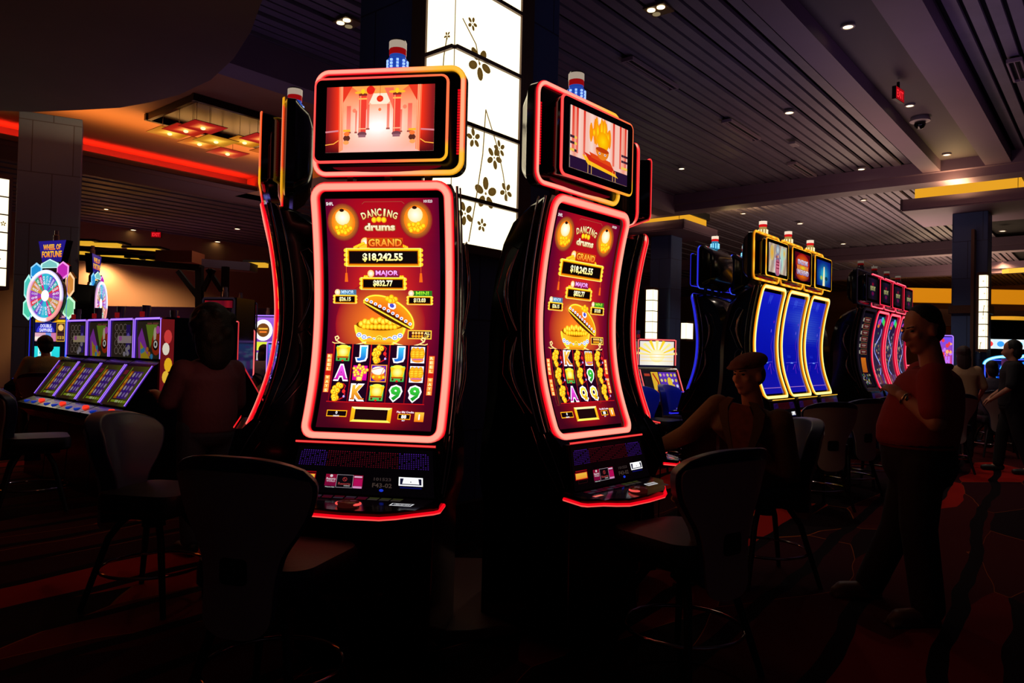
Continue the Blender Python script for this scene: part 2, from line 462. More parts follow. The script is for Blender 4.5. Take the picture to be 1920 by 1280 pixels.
def dancing_drums(rows):
    W, H = 228, 432
    c = Canvas(W, H, 1.25)
    def bg(u, v):
        d = math.hypot((u-.5)/.42, (v-.50)/.34)
        col = mixc((245, 55, 25), (140, 6, 32), d*.82)
        col = mixc(col, (78, 2, 40), (abs(u-.5)*2)**3*.9)
        if v > .60: col = mixc(col, (60, 4, 22), (v-.60)*2.6)
        d3 = math.hypot((u-.5)/.45, (v-.93)/.10)
        if d3 < 1: col = mixc((190, 14, 18), col, d3)
        d2 = math.hypot((u-.5)/.5, (v-.1)/.2)
        if d2 < 1: col = mixc((175, 12, 20), col, d2)
        return col
    c.grad(0, 0, W, H, None, 14, 30, bg)
    c.text('SHFL', 9, 9, 15, 6, (240, 235, 235)); c.text('101523', 207, 6, 17, 5, (240, 235, 235))
    c.ell(108, 236, 92, 84, (255, 130, 30), 36, edge=(150, 14, 32))
    # portraits left out: glowing plates of gold coins
    for cx, cy, hc in ((35, 43, (255, 250, 235)), (182, 39, (255, 240, 225))):
        c.ell(cx, cy, 33, 35, (255, 190, 30), 28, edge=(128, 8, 30)); c.ell(cx, cy, 24, 26, (255, 205, 50), 24, edge=(240, 110, 18))
        c.ell(cx-1, cy-9, 15, 14, hc, 18, edge=(255, 215, 150)); c.ell(cx-2, cy-22, 5, 3, (40, 14, 10), 8)
        for i in range(15):
            a = i*2.399; q = 4+i*.95; c.coin(cx+math.cos(a)*q*.95, cy+13+math.sin(a)*q*.45, 4.6)
    # title
    L = 'DANCING'
    for i, ch in enumerate(L):
        a = (i-3)*.135; X = 109+a*78; Y = 31-12*math.cos(a*2.6)+6
        def rot(x, y, X=X, Y=Y, a=a*.9):
            dx, dy = x-X, y-Y; return X+dx*math.cos(a)-dy*math.sin(a), Y+dx*math.sin(a)+dy*math.cos(a)
        c.text(ch, X, Y, 9.4 if ch != 'I' else 4, 14.5-abs(i-3)*.6, (255, 240, 190), (225, 180, 90), bold=.03, out=(90, 40, 10), ow=.07, fn=rot)
    for i in (-1, 0, 1): c.coin(108+i*10, 38-abs(i)*-1, 5.5)
    c.text('drums', 109, 52, 62, 14, (255, 245, 215), (215, 180, 120), bold=.045, out=(120, 70, 20), ow=.08)
    c.ell(78, 80, 9, 9, (255, 245, 235), 12, edge=(255, 180, 60)); c.ell(76, 88, 12, 5, (250, 190, 40))
    for i in range(7): c.coin(56+i*3.2, 90-i*1.3, 3); c.coin(162-i*3.2, 90-i*1.3, 3)
    c.rect(82, 72, 155, 90, (205, 70, 10), (190, 50, 0))
    c.text('GRAND', 119, 81, 68, 14.5, (255, 190, 60), (240, 90, 30), bold=.035, out=(120, 20, 0), ow=.07)
    gold_frame(c, 38, 91, 190, 126, 6.5, 4)
    c.text('$18,242.55', 113, 109, 82, 17, (255, 255, 225), (250, 215, 50), bold=.04)
    for x in (38, 190):
        c.line([(x, 126), (x, 138)], 1, (230, 90, 20)); c.poly([(x-2, 138), (x+2, 138), (x+3.4, 155), (x-3.4, 155)], (240, 100, 20))
    c.ell(88, 139, 7, 7, (255, 245, 240), 12, edge=(250, 190, 90)); c.rect(95, 132, 147, 146, (150, 30, 60), (120, 10, 50))
    for x in (76, 80, 149, 153): c.coin(x, 145, 3)
    c.text('MAJOR', 121, 139, 46, 12, (250, 190, 255), (215, 80, 200), bold=.035, out=(90, 0, 60), ow=.06)
    gold_frame(c, 68, 146, 158, 170, 5, 3)
    c.text('$832.77', 113, 158, 40, 13, (255, 255, 230), (250, 220, 60), bold=.04)
    for x0, x1, y0, lab, val, la, lb in ((12, 58, 171, 'MINOR', '$26.15', (215, 240, 255), (110, 170, 220)), (163, 212, 172, 'MINI', '$13.03', (180, 240, 60), (60, 170, 30))):
        c.rect(x0+10, y0-1, x1, y0+9, mixc(lb, (20, 20, 20), .4)); c.ell(x0+7, y0+4, 6, 6, (255, 240, 235), 10, edge=(240, 190, 110))
        c.text(lab, (x0+x1)/2+5, y0+4, 26, 7.5, la, lb, bold=.03)
        gold_frame(c, x0, y0+9, x1, y0+26, 3.4, 3)
        c.text(val, (x0+x1)/2, y0+17.5, 24, 9, (255, 255, 225), (250, 220, 80), bold=.04)
    # lidded bowl
    c.ell(108, 238, 53, 44, (255, 225, 60), 26, 0, 180)
    c.ell(108, 240, 48, 38, (225, 140, 15), 26, 0, 180, edge=(250, 190, 40)); c.rect(60, 236, 156, 241, (250, 180, 30))
    for i in range(9):
        t = i/8; X = 66+84*t; Y = 257+10*math.sin(PI*t)
        if i != 4:
            c.ell(X, Y, 6, 5, (225, 235, 255), 10); c.ring(X, Y, 4, 3.4, 1.1, (40, 70, 190), 8)
    c.ell(108, 266, 8, 9, (255, 225, 80), 14); c.ring(108, 266, 6, 7, 1.2, (160, 80, 0), 12); c.line([(108, 260), (108, 272)], 1, (160, 80, 0)); c.line([(104, 266), (112, 266)], 1, (160, 80, 0))
    c.ell(108, 237, 49, 11, (120, 60, 0), 24)
    for i in range(11): c.coin(70+i*7.6, 236-5*math.sin(PI*i/10)-(i % 2)*3, 6.5, (255, 240, 90))
    for i in range(9): c.coin(76+i*8, 241, 5.5, (255, 230, 60))
    c.ell(125, 218, 58, 32, (255, 230, 60), 24, 180, 360, rot=27); c.ell(125, 218, 55, 29, (215, 45, 20), 24, 180, 360, rot=27, edge=(235, 150, 20))
    c.ell(124, 219, 56, 7, (70, 25, 5), 24, rot=27); c.ring(124, 219, 56, 7.5, 3, (255, 205, 40), 24)if False else None
    for i in range(11):
        t = -1+2*i/10; a = rad(27); X = 125+t*50*math.cos(a)+1; Y = 218+t*50*math.sin(a)-6-2*(1-t*t)
        c.ell(X, Y, 3.6, 3.2, (240, 240, 255), 8); c.ell(X, Y, 1.6, 1.5, (60, 70, 180), 6)
    c.line([(75, 194), (174, 244)], 3, (255, 215, 50)); c.ell(133, 200, 9, 7, (235, 235, 250), 8, rot=27); c.ell(133, 200, 5, 4, (70, 70, 190), 8, rot=27)
    for dx, dy in ((-8, 0), (0, -3), (8, 1), (3, 4), (-2, 4)): c.coin(132+dx, 187+dy, 5.5)
    c.rect(165, 246, 213, 263, (255, 200, 60)); c.rect(167, 248, 211, 261, (60, 14, 30)); 
    for i in range(4):
        for j in range(2): c.coin(176+i*6, 251.5+j*6, 2.7, (230, 220, 190) if j == 0 else (190, 90, 40))
    c.text('ALL', 204, 251.5, 11, 5.5, (255, 240, 160), bold=.03); c.text('UP', 204, 258, 9, 5, (255, 220, 90), bold=.03)
    # ornament above the reels
    def curl(sg):
        P = [(109-sg*x, y) for x, y in ((22, 268), (32, 272), (48, 276), (66, 277), (80, 273), (90, 268), (92, 262), (87, 260), (84, 264), (88, 267))]
        c.line(P, 2.2, (255, 225, 150)); c.line([(109-sg*80, 273), (109-sg*92, 274), (109-sg*97, 272)], 1.8, (255, 215, 120))
        c.ell(109-sg*20, 268, 8, 6, (250, 180, 40), 12)
    curl(1); curl(-1); c.rect(82, 266, 134, 274, (250, 190, 40), (215, 110, 10))
    # reels
    gx0, gx1, gy0 = 17, 207, 275; cw = (gx1-gx0)/5; rh = 36.6
    c.grad(gx0, gy0, gx1, gy0+3*rh, None, 5, 3, lambda u, v: mixc((20, 2, 22), (34, 4, 26), u))
    for i in range(6): c.rect(gx0+i*cw-1.2, gy0, gx0+i*cw+1.2, gy0+3*rh, (190, 16, 24), (110, 6, 20))
    for j, r in enumerate(rows):
        for i, k in enumerate(r): symbol(c, k, gx0+(i+.5)*cw, gy0+(j+.5)*rh, cw*.95, rh)
    c.rect(gx0-3, gy0+3*rh, gx1+3, gy0+3*rh+1.6, (190, 16, 24))
    for x in (8, 216):
        c.rect(x-6, 294, x+6, 368, (190, 24, 14))
        for j, ch in enumerate('REEL WAYS'):
            y = 299+j*8.1
            if ch != ' ':
                c.rect(x-5, y-3.8, x+5, y+3.6, (250, 150, 60)); c.text(ch, x, y, 6, 5.6, (255, 245, 170), bold=.03, out=(170, 60, 10), ow=.04)
    c.frame(17, 400, 58, 412, 1.6, (250, 170, 20)); c.rect(18.6, 401.6, 56.4, 410.4, (16, 4, 8)); c.text('0', 37, 404.5, 4, 5.4, (255, 255, 255)); c.text('CREDITS', 37, 410.6, 12, 2.6, (240, 240, 255))
    c.rect(66, 393, 147, 420, (255, 195, 30), (235, 150, 10)); c.poly([(66, 393), (147, 393), (141, 397), (72, 397)], (255, 240, 170)); c.poly([(66, 420), (147, 420), (141, 416), (72, 416)], (255, 230, 90)); c.rect(74, 397, 139, 416, (26, 6, 8))
    c.text('Play 88¢ Credits', 174, 400, 34, 4.4, (255, 240, 250), bold=.02); c.frame(160, 403, 185, 413, 1.4, (250, 170, 20)); c.rect(161.4, 404.4, 183.6, 411.6, (16, 4, 8)); c.text('88', 172, 408, 10, 6.4, (255, 255, 255), bold=.03); c.text('BET', 172, 414.8, 6, 2.2, (240, 240, 255))
    c.rect(193, 399, 211, 416, (255, 190, 60), (240, 120, 10)); c.text('i', 202, 407.5, 3, 10, (255, 255, 245), bold=.05)
    c.line([(75, 10), (80, 6), (155, 6), (160, 10)], .5, (150, 90, 60))
    return c
def palace_hall():
    c = Canvas(208, 122, 1.25)
    def bg(u, v):
        d = math.hypot((u-.48)/.40, (v-.62)/.42); col = mixc((255, 252, 255), (250, 150, 110), d)
        if v > .72: col = mixc(col, (240, 190, 200), (v-.72)*2)
        if v < .22: col = mixc((235, 90, 40), col, v/.22)
        return col
    c.grad(0, 0, 208, 122, None, 16, 12, bg)
    c.poly([(48, 0), (160, 0), (140, 14), (66, 14)], (250, 150, 70)); c.poly([(66, 14), (140, 14), (118, 34), (88, 34)], (255, 215, 190))
    for x0, x1, y0, y1 in ((40, 48, 36, 84), (158, 166, 34, 84), (79, 84, 34, 78), (118, 123, 34, 78), (57, 60, 45, 84), (144, 147, 45, 84)):
        c.rect(x0, y0, x1, y1, (225, 90, 70), (245, 140, 120)); c.rect(x0-1, y1, x1+1, y1+3, (150, 70, 60))
    for s in (-1, 1):
        c.poly([(104+s*8, 4), (104+s*26, 4), (104+s*28, 50), (104+s*22, 34)], (235, 100, 75))
        x = 104+s*33
        c.rect(x-7, 14, x+7, 88, (225, 55, 40), (215, 60, 50)); c.rect(x-5.4, 16, x-3.4, 86, (255, 150, 110)); c.rect(x-8, 22, x+8, 25, (255, 170, 80)); c.rect(x-8, 12, x+8, 18, (120, 40, 30))
        c.ell(x, 10, 4, 5, (255, 190, 30), 8); c.ell(x-9, 12, 7, 2.4, (255, 170, 40), 8); c.ell(x+9, 12, 7, 2.4, (255, 170, 40), 8)
        c.rect(x-7.6, 78, x+7.6, 80, (255, 170, 130)); c.ell(x, 89, 9, 4.5, (110, 60, 70), 12); c.rect(x-7, 90, x+7, 95, (140, 90, 100))
    c.ell(104, 24, 6.5, 6, (235, 60, 20), 14, edge=(210, 30, 20)); c.line([(104, 0), (104, 18)], .7, (120, 40, 20)); c.ell(104, 44, 3, 3, (240, 110, 60), 10); c.ell(86, 8, 8, 8, (215, 30, 20), 12)
    c.ell(55, 45, 4, 4, (240, 120, 90), 8); c.ell(152, 40, 4, 4, (240, 120, 90), 8)
    for s in (-1, 1):
        e = 0 if s < 0 else 208
        c.grad(min(e, e-s*26), 0, max(e, e-s*26), 122, None, 6, 6, (lambda u, v, s=s: mixc(mixc((110, 20, 28), (245, 50, 22), abs((u if s < 0 else 1-u)-.05)**.9), (60, 6, 14), max(0, v-.72)*3)))
        c.poly([(e-s*24, 0), (e-s*50, 0), (e-s*30, 34)], (215, 50, 30)); c.poly([(e-s*24, 0), (e-s*32, 0), (e-s*34, 118), (e-s*26, 122)], (235, 110, 70))
        for t in (28, 31): c.line([(e-s*t, 0), (e-s*(t+1), 120)], .8, (255, 200, 150))
        c.line([(e, 84), (e-s*24, 82)], 3, (200, 120, 130)); c.line([(e, 108), (e-s*16, 106), (e-s*25, 100)], 1.6, (255, 170, 60))
        c.rect(*sorted((e-s*34, e-s*48))[:1], 80, sorted((e-s*34, e-s*48))[1], 84, (250, 170, 40)); c.ell(e-s*41, 96, 7, 6, (90, 40, 30), 8); c.ell(e-s*41, 88, 6, 4, (240, 110, 50), 8); c.ell(e-s*40, 104, 6, 4, (240, 150, 80), 8)
    return c
def fire_bowl():
    c = Canvas(208, 122, 1.0)
    c.grad(0, 0, 208, 122, None, 14, 10, lambda u, v: mixc((255, 250, 245), (235, 120, 90), abs(math.sin(u*19))*.6+max(0, abs(u-.5)-.3)*1.5))
    for x in (6, 20, 44, 150, 176, 196): c.rect(x, 0, x+7, 90, (225, 50, 35), (235, 110, 90))
    for x in (0, 8, 14, 184, 192, 200):
        for y in (58, 70, 84, 98): c.rect(x, y, x+8, y+5, (60, 30, 50) if (x+y) % 4 else (240, 200, 80))
    c.grad(0, 98, 208, 122, None, 6, 2, lambda u, v: (38, 16, 50))
    r = random.Random(5)
    for i in range(26):
        a = r.uniform(-1, 1); h = r.uniform(14, 46)*(1-abs(a)*.4); x = 104+a*34
        c.ell(x, 30-h*.1+abs(a)*10, 6, h*.8, (255, 225, 20) if i % 3 else (255, 150, 10), 10, edge=(250, 140, 10))
    c.ell(112, 48, 22, 20, (255, 215, 10), 16, edge=(250, 160, 0))
    c.poly([(40, 88), (150, 100), (172, 112), (60, 104)], (255, 190, 30)); c.poly([(46, 82), (148, 92), (164, 106), (64, 96)], (205, 40, 20)); c.poly([(64, 78), (140, 84), (150, 94), (72, 88)], (225, 70, 20))
    c.ell(110, 66, 24, 20, (235, 130, 30), 18, 0, 180); c.ell(110, 66, 24, 5, (190, 60, 10), 18)
    for s in (-1, 1): c.ell(110+s*10, 74, 4, 2.6, (250, 230, 210), 8); c.ell(110+s*10, 74, 1.8, 1.8, (90, 40, 150), 8)
    for x in (60, 72, 150, 160): c.rect(x, 100, x+1.5, 122, (250, 190, 90))
    return c
def blue_attract(seed):
    c = Canvas(228, 432, 1.0); r = random.Random(seed)
    c.grad(0, 0, 228, 432, None, 6, 20, lambda u, v: mixc(mixc((8, 22, 190), (4, 10, 150), v), (60, 30, 200), max(0, v-.7)*.8+max(0, .12-v)*3))
    c.line([(40, 300), (190, 296)], 1.4, (110, 90, 220)); c.ell(116, 300, 26, 4, (140, 180, 255), 12, edge=(30, 40, 190))
    x = 190
    P = []
    for i in range(14): P.append((x+8*math.sin(i*.9+seed), 180+i*12)); 
    c.line(P, 1.2, (150, 50, 190))
    for i in range(5): c.line([(90+i*8, 6+r.uniform(0, 6)), (88+i*8, 30+r.uniform(0, 20))], 1, (90, 130, 250))
    c.ell(196, 120, 5, 7, (170, 30, 180), 8, edge=(60, 20, 180)); c.ell(176, 160, 4, 8, (120, 90, 210), 8)
    c.line([(60, 310), (30, 340)], 1.4, (140, 60, 200)); c.line([(120, 330), (160, 304), (150, 350)], 1.4, (160, 60, 220))
    c.text('5 0 0', 90, 270, 40, 12, (40, 60, 205)); c.line([(14, 408), (214, 408)], 2.2, (180, 120, 190))
    return c
def stone_god():
    c = Canvas(208, 122, .9)
    c.grad(0, 0, 208, 122, None, 12, 8, lambda u, v: mixc((235, 220, 190), (150, 120, 110), abs(math.sin(u*13+v*3))*.8))
    c.ell(34, 40, 22, 34, (245, 170, 20), 14, edge=(210, 190, 120)); c.ell(176, 30, 24, 26, (235, 180, 40), 14, edge=(180, 210, 190)); c.ell(150, 60, 18, 60, (160, 225, 215), 14, edge=(200, 210, 190))
    c.ell(100, 22, 22, 24, (215, 225, 230), 16, edge=(110, 130, 150)); c.ell(100, 84, 44, 48, (70, 50, 90), 18, edge=(150, 140, 170)); c.ell(100, 96, 30, 36, (225, 120, 140), 18, edge=(180, 90, 120))
    for y in (74, 86, 100): c.line([(84, y), (116, y)], 4, (120, 20, 50))
    c.ell(88, 52, 6, 6, (170, 60, 20), 10); c.ell(104, 50, 7, 7, (240, 170, 120), 10)
    for x in (70, 128): c.line([(x, 60), (x-4, 118)], 9, (235, 230, 225))
    return c
def unleashed():
    c = Canvas(208, 122, .9)
    c.grad(0, 0, 208, 122, None, 12, 8, lambda u, v: mixc(mixc((120, 4, 20), (60, 2, 30), v), (30, 0, 20), abs(u-.5)))
    c.ell(104, 44, 92, 42, (255, 110, 10), 22, edge=(170, 10, 20)); c.ell(104, 100, 90, 26, (255, 120, 10), 18, edge=(120, 10, 20))
    c.text('KINGDOMS', 106, 42, 136, 24, (245, 240, 255), (150, 130, 190), bold=.05, out=(120, 30, 20), ow=.08)
    c.rect(30, 56, 182, 76, (230, 130, 60)); c.ell(106, 66, 40, 9, (240, 225, 30), 14, edge=(225, 150, 40))
    c.text('UNLEASHED', 106, 88, 160, 24, (250, 245, 255), (140, 120, 190), bold=.05, out=(120, 30, 20), ow=.08)
    return c
def blue_figure():
    c = Canvas(208, 122, .9)
    c.grad(0, 0, 208, 122, None, 12, 8, lambda u, v: mixc((40, 190, 200), (6, 30, 130), math.hypot((u-.5)/.5, (v-.55)/.5)*.9))
    c.ell(100, 66, 50, 34, (60, 200, 200), 18, edge=(20, 120, 190)); c.ell(66, 84, 22, 12, (200, 210, 30), 12, edge=(60, 170, 150)); c.ell(140, 84, 22, 10, (10, 60, 90), 12)
    c.poly([(96, 40), (114, 40), (118, 122), (84, 122)], (255, 250, 200)); c.ell(105, 36, 9, 9, (255, 240, 190), 12)
    return c
def dark_quick():
    c = Canvas(208, 122, .55)
    c.grad(0, 0, 208, 122, None, 10, 6, lambda u, v: mixc((40, 20, 60), (14, 14, 20), abs(u-.5)*2+v*.3))
    c.ell(104, 34, 22, 12, (200, 10, 30), 14, edge=(90, 10, 60)); c.ell(104, 88, 30, 14, (170, 10, 60), 14, edge=(30, 20, 90))
    c.text('QUICK HIT', 104, 60, 110, 30, (235, 225, 150), (150, 150, 100), bold=.05, out=(60, 70, 40), ow=.08)
    return c
def paytable_screen():
    c = Canvas(228, 432, .55)
    c.grad(0, 0, 228, 432, None, 6, 16, lambda u, v: (20, 14, 30))
    for j in range(6):
        c.rect(60, 24+j*38, 196, 54+j*38, (110, 24, 40), (80, 14, 30)); c.frame(60, 24+j*38, 196, 54+j*38, 2, (170, 120, 60))
        c.rect(30, 30+j*38, 52, 50+j*38, (200, 190, 170)); c.rect(86, 34+j*38, 170, 39+j*38, (190, 170, 150)); c.rect(98, 42+j*38, 158, 46+j*38, (150, 120, 100))
    c.rect(64, 262, 170, 350, (255, 110, 10), (200, 50, 5)); 
    for i in range(8): c.line([(70+i*13, 266), (66+i*13, 348)], 3, (250, 190, 60))
    r = random.Random(9)
    for i in range(40): c.ell(r.uniform(30, 200), r.uniform(360, 416), 7, 6, random.choice([(180, 160, 60), (90, 60, 150), (60, 160, 120), (200, 200, 210)]), 7)
    return c
def river_screen(seed):
    c = Canvas(228, 432, .8); r = random.Random(seed)
    c.grad(0, 0, 228, 432, None, 6, 20, lambda u, v: mixc((30, 20, 70), (60, 40, 60), v))
    c.poly([(160, 6), (216, 30), (216, 60), (150, 40)], (60, 230, 90)); c.poly([(120, 6), (160, 6), (150, 40), (110, 30)], (80, 180, 240)); c.ell(90, 40, 40, 22, (235, 40, 40), 12, edge=(160, 60, 220)); c.ell(80, 62, 26, 12, (250, 120, 40), 10)
    P = [(120+60*math.sin(i*.55+seed), 80+i*19) for i in range(16)]
    c.line(P, 14, (70, 90, 230)); c.line(P, 6, (215, 225, 255))
    for i in range(30): c.ell(r.uniform(20, 208), r.uniform(100, 420), r.uniform(5, 16), r.uniform(4, 12), r.choice([(150, 90, 60), (90, 120, 70), (170, 150, 160), (120, 50, 40), (190, 170, 120)]), 7)
    for i in range(14): c.line([(20+i*14, 360+r.uniform(0, 10)), (18+i*14, 420)], 3, r.choice([(200, 190, 150), (120, 60, 200), (200, 80, 60)]))
    return c

# ---------------------------------------------------------------- tall curved cabinet
FWD = smooth_tab([(.0, .19), (.88, .17), (.97, .125), (1.08, .08), (1.22, .036), (1.36, .010), (1.5, .0), (1.62, .003), (1.78, .02), (1.95, .05), (2.11, .088), (2.3, .13)], 88)
def scr(z): return -interp(FWD, z)
def scr_n(z):
    d = (scr(z+.01)-scr(z-.01))/.02
    return Vector((0, -1, d)).normalized()
NEON = {
 'red': dict(core=(255, 160, 138, 1.2), mid=(255, 84, 78, 1.1), edge=(245, 6, 26, 1.1), alt=None),
 'gold': dict(core=(255, 248, 160, 1.2), mid=(255, 215, 60, 1.1), edge=(240, 130, 5, 1.0), alt=None),
 'blue': dict(core=(70, 110, 255, 1.0), mid=(50, 60, 255, .9), edge=(30, 10, 190, .9), alt=None),
 'pink': dict(core=(255, 120, 140, 1.1), mid=(255, 50, 80, 1.0), edge=(225, 5, 50, 1.0), alt=None),
 'off': dict(core=(40, 30, 40, .6), mid=(30, 20, 34, .5), edge=(20, 14, 24, .5), alt=None),
}
def neon_strip(mb, P, Nn, r, pal, tint=None, loop=True, k=1.0):
    """half-round light tube along P; Nn(p) gives the outward normal; banded pale core to saturated edge"""
    n = len(P); sec = [0, 22, 42, 62, 118, 138, 158, 180]
    c4 = lambda q: lin(q[:3], q[3]*k)
    sv = [c4(pal[q]) for q in ('edge', 'edge', 'mid', 'core', 'core', 'mid', 'edge', 'edge')]
    R, CV = [], []
    for i in range(n):
        a = Vector(P[(i+1) % n] if (loop or i < n-1) else P[i]); b = Vector(P[i-1] if (loop or i > 0) else P[i]); t = (a-b).normalized()
        N = Nn(P[i]); s = t.cross(N).normalized()
        R.append([mb.v(Vector(P[i])+s*(r*math.cos(rad(q)))+N*(r*math.sin(rad(q)))) for q in sec])
        cv = [q[:3] for q in sv]
        if tint:
            tc, am = tint(P[i])
            if am > 0: cv = [tuple(cv[w][x]*(1-am)+lin(tc, [.6, .7, .9, 1.1, 1.1, .9, .7, .6][w])[x]*am for x in range(3)) for w in range(8)]
        CV.append(cv)
    for i in range(n if loop else n-1):
        j = (i+1) % n
        for q in range(7): mb.f([R[i][q], R[j][q], R[j][q+1], R[i][q+1]], 0, [CV[i][q], CV[j][q], CV[j][q+1], CV[i][q+1]])
_MC = {}
def cached(key, fn):
    if key not in _MC: _MC[key] = fn()
    return _MC[key]
SCREEN_Z = (.985, 2.085)
def main_screen_mesh(key, art):
    def go():
        z0, z1 = 1.012, 2.045
        def fm(x, y, d):
            z = z1-(z1-z0)*y; q = Vector(((x-.5)*.532, scr(z)-.002, z)); return q+scr_n(z)*d
        return art().mesh('main_screen', fm, M_screen(), bands=40)
    return cached(('ms', key), go)
TOP_Y = -.118
def topper_screen_mesh(key, art):
    def go():
        c = art()
        return c.mesh('topper_screen', lambda x, y, d: Vector(((x-.5)*.50, TOP_Y-.002-d, 2.538-.295*y)), M_screen())
    return cached(('ts', key), go)
def tracker_art():
    c = Canvas(650, 230, .8)
    c.grad(0, 0, 650, 230, None, 1, 1, lambda u, v: (4, 2, 4))
    # dotted speaker grille lights
    P = []
    for j in range(9):
        for i in range(56):
            x = 22+i*11; y = 22+j*9
            if (i*7+j*3) % 11 == 0: continue
            side = (i < 12 or i > 42)
            c.items.append(([(x-2.4, y-2), (x+2.4, y-2), (x+2.4, y+2), (x-2.4, y+2)], [lin((88, 34, 170) if side else (120, 8, 34), .45 if j else .8)]*4, 1))
    c.rect(20, 128, 112, 133, (150, 8, 20)); c.rect(18, 142, 108, 172, (255, 205, 70), (255, 160, 50)); c.frame(14, 138, 112, 176, 4, (190, 12, 20)); c.frame(34, 180, 106, 196, 1.5, (60, 14, 18))
    c.rect(160, 138, 332, 206, (150, 12, 50), (120, 6, 60)); c.rect(160, 196, 332, 206, (14, 8, 12)); c.rect(212, 138, 288, 202, (12, 8, 14)); c.frame(212, 138, 288, 202, 1.4, (190, 180, 190))
    c.ell(186, 146, 7, 7, (235, 220, 225), 10); c.text('Resorts', 186, 160, 42, 11, (235, 215, 225)); c.text('WORLD', 186, 172, 40, 9, (220, 200, 215)); c.text('Welcome Back', 186, 201, 44, 5, (235, 235, 235))
    c.ring(250, 160, 10, 10, 2, (200, 60, 60), 14); c.line([(246, 154), (254, 166)], 2, (200, 60, 60)); c.text('Resorts', 250, 182, 56, 12, (170, 60, 60)); c.text('CASINO', 262, 192, 28, 6, (200, 200, 200))
    c.rect(292, 142, 328, 150, (230, 190, 220)); c.rect(292, 156, 330, 190, (190, 14, 90)); c.rect(290, 192, 330, 202, (225, 150, 200))
    c.text('101523', 420, 152, 78, 15, (62, 50, 48)); c.text('F43-02', 420, 182, 88, 22, (70, 56, 50)); c.ell(418, 206, 10, 7, (30, 60, 220), 10)
    c.rect(494, 136, 602, 178, (255, 255, 255, 1.3)); c.rect(500, 142, 596, 171, (20, 20, 50)); c.poly([(516, 142), (582, 142), (586, 168), (510, 168)], (255, 255, 255, 1.2)); c.line([(500, 171), (596, 171)], 2, (20, 20, 60)); c.rect(546, 156, 551, 160, (20, 20, 60))
    c.rect(500, 184, 596, 190, (10, 14, 90))
    return c
def deck_art():
    c = Canvas(650, 200, .8)
    c.grad(0, 0, 650, 200, None, 1, 1, lambda u, v: (5, 2, 4))
    r = random.Random(2)
    for i in range(9):
        for j in range(2): c.rect(60+i*52, 30+j*24, 104+i*52, 50+j*24, [(70, 8, 22), (52, 40, 52), (60, 10, 30)][(i+j) % 3] if i < 6 else [(50, 52, 22), (52, 46, 40)][j])
    for i in range(3): c.rect(150+i*70, 100, 204+i*70, 128, (22, 8, 12)); 
    c.rect(500, 106, 600, 146, (250, 250, 255, .9)); c.rect(506, 111, 594, 141, (12, 12, 30)); c.text('! MALFUNCTION', 552, 119, 70, 9, (250, 250, 255, 1)); c.text('VOIDS ALL PAYS', 552, 132, 74, 9, (250, 250, 255, 1))  # white warning panel: reflection from the panel above, drawn into the deck picture
    c.rect(20, 112, 92, 132, (255, 60, 60), (255, 150, 120))
    return c
